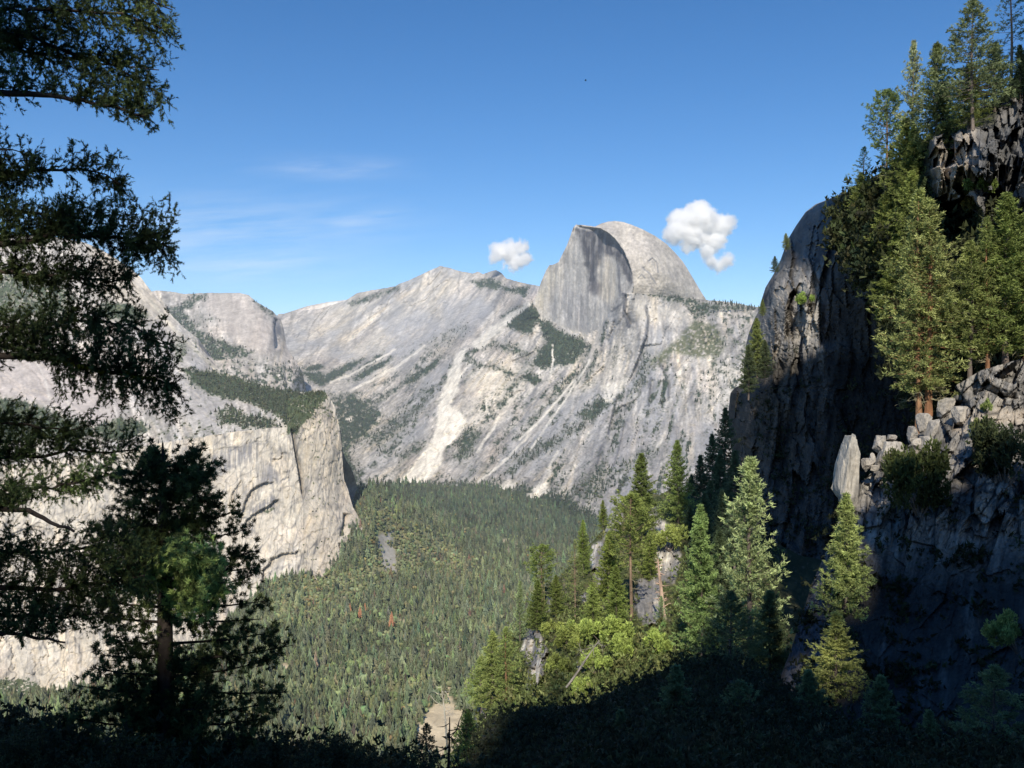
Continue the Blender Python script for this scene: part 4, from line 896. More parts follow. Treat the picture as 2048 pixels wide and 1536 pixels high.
def conifer(seed, H, base, Rm, whorl, droop, dens, bl, tip, inner, bark=BARKG, bare_r=1.0, shape='cone', up=.25, clump=0.0, deadlow=0, lean=.0):
    """tapered trunk with limbs; crown of many small needle blades carried on whorls of branches"""
    rng = np.random.default_rng(seed)
    hs = np.linspace(-2.5, H*.985, 16); r0 = H*.0125*bare_r
    wob = np.stack([lean*hs+.006*H*np.sin(hs/H*5+seed), .006*H*np.cos(hs/H*4+seed*2), hs], -1)
    rad = r0*np.clip(1-(hs/H), .0, 1)**.8+.02; rad[0:2] *= 1.25
    T = Geo(); V, Fq = tube(wob, rad, 8)
    cb = np.asarray(bark)*(1+.35*rng.normal(size=(len(V), 1))*.6); T.quad(V, Fq, np.clip(cb, .02, .6))
    K = Geo(); h = H*base
    tx = lambda z: np.array([np.interp(z, hs, wob[:, 0]), np.interp(z, hs, wob[:, 1]), z])
    az0 = rng.random()*6.28
    SP, SD, SC_, SL = [], [], [], []
    while h < H*.985:
        t = (h-H*base)/(H*(1-base))
        if shape == 'cone': prof = (1-t)**.8*(.55+.45*min(1, t/.12))
        elif shape == 'round': prof = math.sqrt(max(0, 1-(2*t-.85)**2*.85))*(.9 if t < .8 else .9*(1-t)/.2+.02)
        else: prof = min(1, (1-t)*1.6)**.9*(.6+.4*min(1, t/.2))
        nb = rng.integers(3, 6)
        for b in range(nb):
            az = az0 + b*6.283/nb + rng.normal()*.35
            L = Rm*1.32*prof*rng.uniform(.45, 1.15)
            if L < .25: L = .25
            el = mix(droop, 1.0, t**1.5) + rng.normal()*.1
            n = max(3, int(L/.34))
            s = np.linspace(0, 1, n+1)
            dirh = np.array([math.cos(az), math.sin(az), 0])
            zz = L*(s*math.sin(el) - .22*s*(1-t)*(1-s) + up*(s**3)*.35)
            q = tx(h)[None] + dirh[None]*(L*s*math.cos(el*.8))[:, None] + np.array([0, 0, 1.])[None]*zz[:, None]
            q[1:] += rng.normal(size=(n, 3))*.03*L
            if L > .8: 
                V, Fq = tube(q[::max(1, n//4)] if n > 4 else q, np.linspace(.012*L+.012, .008, len(q[::max(1, n//4)] if n > 4 else q)), 3)
                T.quad(V, Fq, np.asarray(bark)*.9)
            m = s > (.22 if clump == 0 else .5)
            pts = q[m]; ss = s[m]
            if not len(pts): continue
            side = np.cross(dirh, [0, 0, 1.])
            for sg in (-1, 1, 0):
                wl = (L*.34*(1-ss*.75)+.12)*rng.uniform(.5, 1.1, len(pts))
                f = rng.random(len(pts))
                off = (side*sg)[None]*(wl*f)[:, None] + np.array([0, 0, 1.])[None]*(rng.normal(size=len(pts))*.05*L-.10*wl*f*(sg != 0))[:, None]
                kp = rng.random(len(pts)) < dens
                pp = (pts+off)[kp]
                dd = (dirh[None]*.8 + side[None]*sg*.7 + np.array([0, 0, up])[None])*np.ones((len(pts), 1))
                SP.append(pp); SD.append(dd[kp]); 
                e = np.clip(ss*.75+.25*f+rng.normal(size=len(ss))*.15, 0, 1)[kp]
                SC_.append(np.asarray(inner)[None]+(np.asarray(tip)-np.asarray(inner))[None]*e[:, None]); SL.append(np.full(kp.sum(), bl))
        h += whorl*rng.uniform(.7, 1.3)*(.55+.45*(1-t)); az0 += 1.3
    for _ in range(deadlow):
        z = H*base*rng.uniform(.45, 1.05); az = rng.random()*6.28; L = rng.uniform(.4, 1)*Rm*.7
        d = np.array([math.cos(az), math.sin(az), rng.uniform(-.25, .2)])
        q = tx(z)[None]+d[None]*np.linspace(0, L, 5)[:, None]+rng.normal(size=(5, 3))*.05*L*np.linspace(0, 1, 5)[:, None]
        V, Fq = tube(q, np.linspace(.05, .012, 5), 3); T.quad(V, Fq, (.42, .38, .24))
        for w in range(3):
            q2 = q[2+w % 2][None]+(d+rng.normal(size=3)*.6)[None]*np.linspace(0, L*.35, 3)[:, None]
            V, Fq = tube(q2, [.02, .014, .008], 3); T.quad(V, Fq, (.42, .38, .24))
    SP, SD, SC_, SL = map(np.concatenate, (SP, SD, SC_, SL))
    V, C = blades(SP, SD, SL, SL*.17, SC_, 7, .62, rng, .4)
    K.tri(V, C)
    return T.mesh('trunk', (M_BARK,)), K.mesh('crown', (M_LEAF,)), H

def broad_shrub(seed, Rx, H, n, bl, tip, inner, k=6, w=.34, flat=.0):
    rng = np.random.default_rng(seed)
    K = Geo(); T = Geo()
    nc = 9; cen = np.stack([rng.normal(size=nc)*Rx*.5, rng.normal(size=nc)*Rx*.5, H*rng.uniform(.2, .72, nc)], -1); cen[:, 2] *= np.clip(1.15-.35*np.abs(cen[:, 0])/Rx, .3, 1); cr = rng.uniform(.2, .5, nc)*min(Rx, H)
    for q in cen:
        s = np.linspace(0, 1, 4)[:, None]; V, Fq = tube(np.array([[0, 0, -.6]])*(1-s)+q[None]*s + np.array([[0, 0, .15]])*s*(1-s), np.linspace(.05, .012, 4)*H*.5, 4); T.quad(V, Fq, BARKG)
    i = rng.integers(0, nc, n); d = unit(rng.normal(size=(n, 3))); rr = rng.random(n)**.45
    p = cen[i] + d*(cr[i]*rr)[:, None]; p[:, 2] = np.abs(p[:, 2])
    hgt = np.clip(p[:, 2]/H*.6+rr*.4+rng.normal(size=n)*.15, 0, 1)
    c = np.asarray(inner)[None]+(np.asarray(tip)-np.asarray(inner))[None]*hgt[:, None]
    V, C = blades(p, d*.7+np.array([0, 0, .6]), bl, bl*w, c, k, .7, rng, .5); K.tri(V, C)
    return T.mesh('stem', (M_BARK,)), K.mesh('foliage', (M_LEAF,)), H

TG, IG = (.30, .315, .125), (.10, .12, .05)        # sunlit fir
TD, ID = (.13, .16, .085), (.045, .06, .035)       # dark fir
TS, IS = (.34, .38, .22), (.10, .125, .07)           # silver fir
PROTO = {
    'fir': conifer(1, 24, .06, 4.4, .55, -.20, .85, .46, TG, IG),
    'fir2': conifer(2, 24, .10, 4.0, .60, -.15, .80, .46, TG, IG, shape='col'),
    'dark': conifer(3, 24, .08, 4.6, .55, -.22, .9, .48, TD, ID),
    'dark2': conifer(13, 26, .16, 5.2, .70, -.18, .9, .5, TD, ID, shape='col', clump=.3),
    'silver': conifer(4, 18, .05, 3.2, .70, -.10, .95, .34, TS, IS, up=.9),
    'pine': conifer(5, 26, .42, 4.2, .72, .05, .85, .5, TG, IG, (.24, .17, .12), shape='round', clump=.5, deadlow=8),
    'sparse': conifer(6, 28, .22, 3.6, 1.0, -.10, .55, .45, (.22, .25, .13), IG, (.24, .17, .12), shape='col', clump=.3, deadlow=6),
    'big': conifer(7, 27, .13, 3.9, .80, -.30, .8, .42, (.32, .34, .14), IG, (.30, .155, .085), shape='col', bare_r=1.25, deadlow=14),
    'big2': conifer(8, 26, .16, 3.6, .85, -.30, .8, .42, (.28, .31, .12), IG, (.28, .16, .09), shape='col', bare_r=1.1, deadlow=8),
}
SHR = {'bush': broad_shrub(21, 1.7, 2.2, 700, .24, (.27, .33, .12), (.085, .115, .04)), 'bush2': broad_shrub(22, 2.0, 1.9, 800, .22, (.25, .285, .11), (.09, .11, .042)), 'darkbush': broad_shrub(23, 2.0, 2.2, 900, .2, (.06, .075, .035), (.025, .03, .018))}

def put_tree(kind, name, label, cat, loc, h, tint=(1, 1, 1), wide=1.0, group=None, rz=None, parts=('trunk', 'crown')):
    A, B, H = (PROTO.get(kind) or SHR.get(kind))
    t = bpy.data.objects.new(name, None); COL.objects.link(t)
    t.location = [float(q) for q in loc]; s = h/H; t.scale = (s*wide, s*wide, s)
    t.rotation_euler = (0, 0, RNG.random()*6.28 if rz is None else rz); t.empty_display_size = .5
    tag(t, label, cat, group)
    for nm, me in zip(parts, (A, B)):
        o = link(nm, me, t); o.color = (tint[0]*1.75, tint[1]*1.75, tint[2]*1.6, 1)
    return t

def ground(rl, px, py):
    """distance to a terrain surface in the direction of (px,py)"""
    i = np.argmin((rl.PX-px)**2+(rl.PY-py)**2)
    return float(rl.D.ravel()[i])

def on(rel, px, py, extra=0):
    D = ground(REL[rel], px, py)+extra
    return at(px, py, D), D

def plant(kind, rel, px, ptop, pbase, label, cat='tree', name=None, tint=(1, 1, 1), wide=1.0, extra=0, D=None, group=None):
    if D is None: P, D = on(rel, px, pbase, extra)
    else: P = at(px, pbase, D)
    h = (pbase-ptop)/F*D
    wide = wide*.62 if kind in SHR else wide
    parts = ('stem', 'foliage') if kind in SHR else ('trunk', 'crown')
    return put_tree(kind, name or ('shrub' if kind in SHR else {'pine': 'pine_tree', 'big': 'pine_tree', 'big2': 'pine_tree'}.get(kind, 'fir_tree')), label, cat if kind not in SHR else 'shrub', P, h, tint, wide, group, None, parts)

# ---- upper right slope
U = [('dark2', 'slope', 1945, -4, 262, 'tall dark fir with a broad crown, highest on the skyline at upper right', .9, (1.25, 1.2, 1.15)),
     ('sparse', 'slope', 2022, -60, 172, 'thin tall conifer with bare brown trunk at the top right corner', .9, (.6, .7, .8)),
     ('silver', 'slope', 1826, 82, 330, 'pale thin fir against the sky, slimmest on the upper slope', .72, (.85, .82, .85)),
     ('fir2', 'slope', 1874, 84, 330, 'fir with pointed top between the pale thin fir and the broad dark fir', .9, (.62, .68, .7)),
     ('fir', 'slope', 1938, 128, 258, 'bushy green fir leaning over the broken cliff edge', 1.5, (.75, .8, .7)),
     ('fir', 'slope', 1886, 165, 272, 'rounded green fir below the pointed fir, just left of the cliff edge', 1.4, (.7, .76, .65)),
     ('dark', 'slope', 1990, 85, 225, 'dark low fir between the broad fir and the bare-trunked conifer', 1.3, (.7, .75, .8)),
     ('pine', 'slope', 1772, 178, 425, 'dark rounded-top fir with a pale bare trunk on the skyline', .85, (.55, .68, .7)),
     ('fir2', 'slope', 1812, 235, 420, 'dull green fir right of the pale bare trunk', 1.1, (.62, .68, .55)),
     ('fir', 'slope', 1828, 250, 430, 'dense green fir left of the sunlit cliff band', 1.0, (.6, .66, .52)),
     ('sparse', 'slope', 1727, 292, 430, 'ragged fir lowest on the skyline above the dark buttress', 1.1, (.85, .95, .85)),
     ('fir', 'slope', 1722, 345, 440, 'short bushy fir at the crest of the dark buttress', 1.4, (.8, .85, .7)),
     ('fir', 'slope', 1775, 380, 520, 'shaded fir below the pale bare trunk', 1.3, (.75, .8, .65)),
     ('fir2', 'slope', 1825, 340, 520, 'pointed fir above the crown of the big twin pine', 1.1, (.75, .82, .65)),
     ('dark', 'slope', 1846, 350, 480, 'dark fir hard against the left edge of the sunlit cliff', 1.2, (.8, .85, .8)),
     ('fir', 'slope', 1790, 470, 640, 'fir half hidden behind the big pine on its left side', 1.3, (.6, .66, .5)),
     ('dark', 'slope', 1745, 430, 560, 'dark fir in shade at the left foot of the wooded slope', 1.3, (.6, .7, .8)),
     ('dark', 'slope', 2040, 90, 205, 'dark conifer cut by the right edge near the top corner', 1.0, (.6, .7, .7))]
for k, rel, px, pt, pb, lab, wd, tn in U: plant(k, rel, px, pt, pb, lab, wide=wd*1.15, tint=tuple(q*1.15 for q in tn))
B_ = [('bush', 'slope', 1960, 350, 385, 'small green shrub right of the sunlit cliff', (.7, .75, .6)), ('bush2', 'slope', 1958, 385, 418, 'brownish shrub under the sunlit cliff beside the dark hollow', (.8, .6, .5)),
      ('bush', 'farcliff', 1612, 583, 608, 'small bright green shrub growing out of the sunlit buttress face', (1.1, 1.2, .9))]
for k, rel, px, pt, pb, lab, tn in B_: plant(k, rel, px, pt, pb, lab, tint=tn, wide=1.2, extra=-1)
for px, pt, pb, lab, k in ((1572, 466, 500, 'little fir clinging to the skyline edge of the buttress, the upper one', 'fir'), (1550, 512, 546, 'little dark fir clinging to the skyline edge of the buttress, the lower one', 'dark'), (1690, 380, 402, 'tiny bush at the very top of the buttress', 'dark')):
    plant(k, 'farcliff', px, pt, pb, lab, D=385, wide=1.5)
for px, pt, pb, lab, k, tn in ((1514, 636, 745, 'sunlit fir on the ledge at the left foot of the buttress', 'fir', (.85, .9, .8)), (1497, 690, 790, 'shaded fir left of the sunlit ledge fir', 'dark', (.9, .9, .9)), (1530, 680, 760, 'shaded fir right of the sunlit ledge fir', 'dark', (.9, .9, .9)),
                           (1525, 597, 632, 'small fir standing on the buttress edge above the ledge', 'fir', (.8, .85, .8))):
    plant(k, 'farcliff', px, pt, pb, lab, D=338 if k == 'fir' else 334, wide=1.15, tint=tn)
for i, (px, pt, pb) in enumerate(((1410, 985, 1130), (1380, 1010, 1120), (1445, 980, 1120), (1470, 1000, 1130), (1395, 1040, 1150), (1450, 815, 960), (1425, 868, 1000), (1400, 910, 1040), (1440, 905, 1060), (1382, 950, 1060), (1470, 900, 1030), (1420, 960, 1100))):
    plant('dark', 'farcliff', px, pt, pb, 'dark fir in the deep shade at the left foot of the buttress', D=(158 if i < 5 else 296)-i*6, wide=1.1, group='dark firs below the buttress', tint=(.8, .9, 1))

# ---- spur: the twin pines and their neighbours
plant('big', 'spur', 1858, 392, 828, 'big sunlit pine with thick red-brown trunk, right trunk of the pair on the spur', wide=1.05, extra=.3)
plant('big2', 'spur', 1836, 372, 838, 'big sunlit pine with leaning crown, left trunk of the pair on the spur', wide=.95, extra=.5)
for k, px, pt, pb, lab, wd, tn in (('fir2', 1942, 480, 735, 'green pine with a brown trunk just right of the pair', 1.1, (.8, .85, .75)), ('big', 1974, 430, 745, 'green pine with slender brown trunk, second right of the pair', .85, (.75, .82, .7)),
                               ('fir', 2012, 385, 715, 'dense green pine with rounded top near the right edge', 1.25, (.68, .78, .62)), ('big2', 2052, 420, 735, 'dense green pine cut by the right edge', 1.1, (.65, .75, .6))):
    plant(k, 'spur', px, pt, pb, lab, wide=wd, tint=tn, D=70)
plant('darkbush', 'spur', 1838, 888, 1010, 'large dark bush hanging over the spur below the boulders', wide=1.05, extra=-1.2, tint=(1.1, 1.1, .8))
plant('darkbush', 'spur', 1800, 900, 960, 'small olive bush among the boulders', wide=1, extra=-1.6, tint=(1.8, 1.7, 1.2))
plant('darkbush', 'spur', 2010, 842, 950, 'dark shaded bush at the right edge under the pale ledge', wide=1.2, extra=-1.0)
plant('bush', 'spur', 1972, 797, 824, 'tiny green fir seedling on the pale ledge', extra=-.5, wide=.8)
plant('bush2', 'spur', 1960, 835, 860, 'small grass-green bush at the left end of the pale ledge', extra=-.6)
# ---- trees in and out of the big shadow, lower right
plant('silver', 'ridge', 1500, 915, 1330, 'silvery young fir with tiered branches, half in the shadow', D=76, wide=1.12, tint=(1.15, 1.2, 1.05))
plant('fir', 'ridge', 1402, 1008, 1330, 'green fir with only its left side in sun, left of the silvery fir', D=84, wide=.85, tint=(.8, 1.05, 1.0))
plant('fir', 'spur', 1692, 985, 1330, 'bright fir standing in front of the rock pinnacle with sunlit top', D=56.0, wide=.95, tint=(1.15, 1.25, 1.2))
plant('fir2', 'spur', 1672, 1224, 1440, 'short fir below the bright pinnacle fir with only its tip in sun', D=49, wide=1.35, tint=(1.15, 1.15, 1.0))
plant('bush', 'spur', 2035, 1225, 1290, 'shrub at the right edge with a touch of sun on its tips', D=42, wide=1.3)
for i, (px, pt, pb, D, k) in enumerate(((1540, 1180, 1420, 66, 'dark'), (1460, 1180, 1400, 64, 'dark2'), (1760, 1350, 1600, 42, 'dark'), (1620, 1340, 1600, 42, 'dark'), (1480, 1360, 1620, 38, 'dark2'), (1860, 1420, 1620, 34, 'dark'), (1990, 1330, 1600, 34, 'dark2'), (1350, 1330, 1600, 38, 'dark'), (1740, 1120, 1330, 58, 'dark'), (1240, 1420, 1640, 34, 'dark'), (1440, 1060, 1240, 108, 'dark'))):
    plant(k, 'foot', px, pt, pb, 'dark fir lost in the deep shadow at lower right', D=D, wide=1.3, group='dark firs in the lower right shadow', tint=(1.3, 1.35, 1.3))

# ---- brushy ridge
Mid = [('fir', 1284, 906, 1085, 'tall dense fir with a spire top on the ridge crest, left of the shadow edge', 1.25, (.62, .72, .6)),
       ('fir', 1355, 880, 1045, 'fir on the ridge crest right beside the shadow edge', 1.1, (.8, .95, .8)),
       ('pine', 1262, 985, 1235, 'tall pine with a straight orange trunk in the middle of the ridge', 1.05, (.85, .95, .75)),
       ('sparse', 1150, 1078, 1232, 'thin pine with long bare trunk standing in open brush', .85, (1.1, 1.1, 1.0)),
       ('pine', 1084, 1088, 1222, 'bushy pine with a yellow dead trunk in its crown', 1.35, (.8, .95, .75)),
       ('fir', 1166, 1040, 1150, 'narrow fir on the ridge line left of the rock tower', .9, (.75, .9, .65)),
       ('silver', 1040, 1162, 1282, 'slim pale fir on the left rim of the ridge', .85, (.95, 1.05, .95)),
       ('big2', 1012, 1252, 1405, 'sunlit pine with bare trunk low on the left rim, the right one of two', 1.15, (1.0, 1.1, 1.0)),
       ('fir', 985, 1262, 1420, 'sunlit pine low on the left rim, the left one of two', 1.2, (1.0, 1.1, 1.0)),
       ('fir2', 962, 1312, 1420, 'short rounded tree at the lowest left rim of the ridge', 1.4, (1.0, 1.15, 1.0)),
       ('silver', 1322, 1192, 1252, 'small silvery fir at the foot of the dead snag', 1.3, (1, 1.1, 1.1)),
       ('fir', 1218, 1062, 1200, 'fir in front of the pale rock tower', 1.2, (.8, .9, .6)),
       ('fir', 1232, 1130, 1260, 'young fir left of the orange-trunked pine', 1.2, (.8, .95, .7)),
       ('fir', 1185, 1165, 1265, 'young dense fir right of the long bare trunk', 1.35, (1.05, 1.2, .95)),
       ('fir', 1112, 1150, 1230, 'small fir right of the bushy pine', 1.3, (.7, .8, .6)),
       ('fir', 1075, 1160, 1262, 'small dark fir under the bushy pine', 1.4, (.55, .65, .5)),
       ('fir', 1206, 1000, 1060, 'tiny fir on the crest beside the rock tower', 1.1, (.75, .85, .6)),
       ('fir', 1300, 1060, 1160, 'fir squeezed between the two pale outcrops', 1.2, (.75, .85, .6))]
for k, px, pt, pb, lab, wd, tn in Mid: plant(k, 'ridge', px, pt, pb, lab, wide=wd, tint=tn, extra=-1)
Msh = [(1215, 1185, 1285, 'bush', 'big bright yellow-green bush on the ridge above the shadow edge', 1.2), (1170, 1205, 1275, 'bush', 'bright bush left of the biggest yellow-green bush', 1.2), (1245, 1235, 1310, 'bush', 'bright bush touching the shadow, below the orange-trunked pine', 1.3),
       (1318, 1225, 1300, 'bush', 'drooping bright bush below the dead snag', 1.3), (1340, 1020, 1092, 'bush2', 'yellow-green bush cut by the straight shadow edge', 1.1), (1190, 1270, 1340, 'bush', 'bright bush above the twisted bare branches', 1.2), (1120, 1290, 1345, 'bush2', 'olive bush on the lower ridge beside the tree shadow', 1.3),
       (1140, 1230, 1290, 'bush2', 'olive bush at the foot of the long bare trunk', 1.3), (1105, 1228, 1270, 'bush2', 'low olive bush in the open brush', 1.5), (1165, 1330, 1390, 'bush', 'bush half in shade at the base of the ridge', 1.3)]
for px, pt, pb, k, lab, wd in Msh: plant(k, 'ridge', px, pt+(pb-pt)*.42, pb, lab, wide=wd, extra=-2.0, tint=(1.25, 1.25, 1.0))

def snag(name, label, P, h, r, col, nb, seed, bl=1.2, lean=0.0, low=.2):
    rng = np.random.default_rng(seed); t = bpy.data.objects.new(name, None); COL.objects.link(t); t.location = [float(q) for q in P]; tag(t, label, 'dead tree')
    z = np.linspace(-1, h, 12); q = np.stack([lean*z+.03*np.sin(z*1.3+seed), .03*np.cos(z+seed), z], -1)
    G = Geo(); V, Fq = tube(q, r*np.clip(1.02-(z/h)*.8, .05, 1), 8); G.quad(V, Fq, np.clip(np.asarray(col)*(1+.25*rng.normal(size=(len(V), 1))), .02, .7)); link('trunk', G.mesh('trunk', (M_BARK,)), t)
    for b in range(nb):
        zz = h*rng.uniform(low, .98); az = rng.random()*6.28; L = bl*rng.uniform(.35, 1)*(1.15-zz/h*.6); d = np.array([math.cos(az), math.sin(az), rng.uniform(-.5, .35)])
        s = np.linspace(0, 1, 5)[:, None]; p = np.array([lean*zz, 0, zz])[None]+d[None]*L*s+np.array([0, 0, 1.])[None]*(.25*L*s*s) + rng.normal(size=(5, 3))*.04*L*s
        G = Geo(); V, Fq = tube(p, np.linspace(r*.28, .008, 5), 4); G.quad(V, Fq, col)
        for w in range(2):
            p2 = p[2+w][None]+(d+rng.normal(size=3)*.7)[None]*L*.3*s; V, Fq = tube(p2, np.linspace(r*.1+.006, .005, 5), 3); G.quad(V, Fq, col)
        link('branch', G.mesh('branch', (M_BARK,)), t)
    return t
P, D = on('ridge', 1328, 1240, -1.5); snag('dead_snag', 'pale barkless dead snag with short broken stubs on the shaded ridge', P, 122/F*D, .34, (.52, .37, .28), 26, 3, 1.1, -.10)
P, D = on('ridge', 1086, 1205, -2); snag('dead_tree', 'short yellow dead trunk standing inside the bushy pine crown', P, 68/F*D, .35, (.55, .47, .20), 5, 4, 3.0, .0, .6)
snag('bare_pole', 'bare black pole of a dead tree with drooping side branches at the bottom edge', at(897, 1600, 24), 165/F*24, .055, (.03, .03, .03), 16, 5, 1.3)
snag('white_dead_tree', 'white leafless dead tree in front of the tan meadow', at(893, 1470, 60), 100/F*60, .07, (.62, .56, .46), 12, 6, 1.9, -.10, .35)
snag('twisted_branches', 'bare twisted grey branches under the bright bushes at the shadow edge', at(1150, 1350, 70), 70/F*70, .09, (.30, .27, .24), 9, 8, 2.4, .7, .1)
plant('dark2', 'foot', 853, 1446, 1580, 'small dark pine in front of the tan meadow at the bottom edge', D=26, wide=.95)
plant('fir2', 'foot', 935, 1418, 1580, 'pale green tree right of the tan meadow', D=60, wide=1.2, tint=(.9, 1.1, .9))

# ---- boulders and the pinnacle on the spur
def boulder(name, label, px0, px1, py0, py1, D, seed, lean=0, depth=.8, col=(.40, .37, .33), taper=0, cat='boulder', group=None, box=1.0):
    import bmesh
    bm = bmesh.new(); bmesh.ops.create_icosphere(bm, subdivisions=5, radius=1)
    V = np.array([v.co[:] for v in bm.verts]); T = np.array([[v.index for v in f.verts] for f in bm.faces]); bm.free()
    w, h = (px1-px0)/F*D/2, (py1-py0)/F*D/2
    rb = np.random.default_rng(seed*7+1); nk = unit(rb.normal(size=(15, 3))); nk[0] = (0, 0, 1); nk[1] = unit(np.array([.2, -1, .25])); dk_ = rb.uniform(.62, 1.0, 15)
    f2, e2 = facets(V, .38, 1.4, seed+9)
    V0 = V; V = np.sign(V)*np.abs(V)**box
    rr = np.min(dk_[None]/np.maximum(V0@nk.T, .12), 1); rr = np.minimum(rr, 1.25)
    V = V*(rr*(1+.07*f2)+.035*fbm(V[:, 0]*5+seed, V[:, 1]*5, V[:, 2]*5, o=4))[:, None]
    V = V-(V.max(0)+V.min(0))/2; V = V/np.abs(V).max(0)
    V[:, 0] *= 1-taper*(V[:, 2]*.5+.5)
    n = fbm(V[:, 0]*2.5+seed, V[:, 1]*2.5, V[:, 2]*2.5, o=4)
    C = over(np.broadcast_to(np.array(col), V.shape), (.20, .19, .18), sm(0, .4, n)*.7); C = over(C, (.52, .47, .40), sm(0, .35, -n)*.6); C = C*(1+.3*sm(.06, 0, e2)*-1)[:, None]
    V = V*np.array([w, depth*max(w, min(h, 2*w)), h]); V[:, 0] += lean*V[:, 2]
    me = mesh(name, V, T, None, C, (M_NEAR,), smooth=False)
    o = link(name, me, None, at((px0+px1)/2, (py0+py1)/2, D)); tag(o, label, cat, group); return o
boulder('rock_pinnacle', 'tall pale rock pinnacle standing free at the left end of the spur', 1661, 1722, 866, 1030, 65.5, 31, .03, .7, (.46, .43, .38), .56, 'rock pinnacle', box=.66)
for q in (('squarish pale boulder right of the pinnacle', 1744, 1771, 871, 908, 67, 5, .0), ('large rounded pale boulder in the middle of the row', 1756, 1802, 882, 938, 66.3, 6, .1), ('flat cap stone lying on the large rounded boulder', 1774, 1793, 869, 882, 66.6, 7, 0),
          ('small pale boulder low beside the pinnacle', 1723, 1746, 916, 944, 66, 8, 0), ('narrow upright stone between the squarish and small boulders', 1739, 1750, 905, 930, 66.4, 9, .1), ('upright boulder at the right of the row', 1814, 1836, 852, 888, 67.5, 10, 0),
          ('pale slab under the trunks of the twin pines', 1830, 1860, 826, 866, 68, 11, .25), ('tapered boulder below the leaning slender stone', 1838, 1868, 872, 925, 66.5, 12, .1), ('slender leaning stone finger', 1853, 1872, 838, 882, 67, 13, .45),
          ('broken block beside the upright boulder', 1818, 1846, 876, 900, 66.8, 14, 0), ('pale slab right of the red-brown trunk', 1872, 1903, 795, 836, 70, 15, .5), ('small stone wedged under the squarish boulder', 1740, 1758, 930, 944, 66, 16, 0),
          ('big grey block below the right-hand pines', 1925, 1965, 770, 812, 71, 17, .1), ('long grey slab at the right below the pines', 1965, 2030, 745, 815, 72, 18, .2), ('grey block at the right edge under the pines', 2005, 2052, 760, 822, 71, 19, 0), ('rounded block on the left of the pale ledge', 1903, 1945, 812, 850, 67.5, 20, .1)):
    boulder('boulder', q[0], *q[1:6], q[6], q[7], .9, group='boulders on the spur')
# ------------------------------------------------------------------ distant forest
def low_conifer(seed, tiers, sides, slim=.2):
    rng = np.random.default_rng(seed); V = []; T = []; C = []
    for k in range(tiers):
        z0 = .04+.90*k/tiers; z1 = min(1.0, z0+1.45/tiers); r = slim*(1-k/tiers)**.75*(.85+.3*rng.random())
        b = len(V); V.append((0, 0, z1)); C.append(1.25)
        for s in range(sides*2):
            a = (s+rng.normal()*.15)/sides/2*6.283+k; rr = r*(1.15 if s % 2 else .55)*rng.uniform(.75, 1.25); V.append((rr*math.cos(a), rr*math.sin(a), z0+rng.normal()*.02-.03*(s % 2))); C.append(.95 if s % 2 else .5)
        n = sides*2
        T += [(b, b+1+s, b+1+(s+1) % n) for s in range(n)]
    return np.array(V), np.array(T), np.array(C)

def low_round(seed, n=2):
    import bmesh
    rng = np.random.default_rng(seed); bm = bmesh.new(); bmesh.ops.create_icosphere(bm, subdivisions=n, radius=.5); V = np.array([v.co[:] for v in bm.verts]); T = np.array([[v.index for v in f.verts] for f in bm.faces]); bm.free()
    V *= (1+.42*fbm(V[:, 0]*3.4+seed, V[:, 1]*3.4, V[:, 2]*3.4, o=2))[:, None]*rng.uniform(.8, 1.2, (len(V), 1)); V[:, 2] = V[:, 2]*.9+.42
    return V, T, .6+.6*np.clip(V[:, 2], 0, 1)

def many(name, bases, pos, hgt, wid, cols, label, mat_, rng, kind='stuff'):
    """one mesh made of many low plants"""
    which = rng.integers(0, len(bases), len(pos)); VV, TT, CC = [], [], []; n = 0
    for b, (V, T, c) in enumerate(bases):
        m = which == b; k = m.sum()
        if not k: continue
        a = rng.random(k)*6.283; ca, sa = np.cos(a), np.sin(a)
        X = V[None, :, 0]*wid[m][:, None]*hgt[m][:, None]; Y = V[None, :, 1]*wid[m][:, None]*hgt[m][:, None]; Z = V[None, :, 2]*hgt[m][:, None]
        W = np.stack([X*ca[:, None]-Y*sa[:, None], X*sa[:, None]+Y*ca[:, None], Z], -1)+pos[m][:, None]
        VV.append(W.reshape(-1, 3)); TT.append((T[None]+np.arange(k)[:, None, None]*len(V)+n).reshape(-1, 3)); n += k*len(V)
        CC.append((cols[m][:, None]*c[None, :, None]).reshape(-1, 3))
    o = link(name, mesh(name, np.concatenate(VV), np.concatenate(TT), None, np.concatenate(CC), (mat_,))); tag(o, label, None, None, kind); return o

CON = [low_conifer(s, 5, 4, .21+.02*(s % 3)) for s in range(4)]; CONF = [low_conifer(s+10, 3, 3, .22) for s in range(4)]; RND = [low_round(s, 1) for s in range(5)]; RND2 = [low_round(s+7, 2) for s in range(4)]
def tints(n, rng, base, var=.35):
    return np.asarray(base)[None]*rng.uniform(1-var, 1+var, (n, 1))*(1+rng.normal(size=(n, 3))*.07)

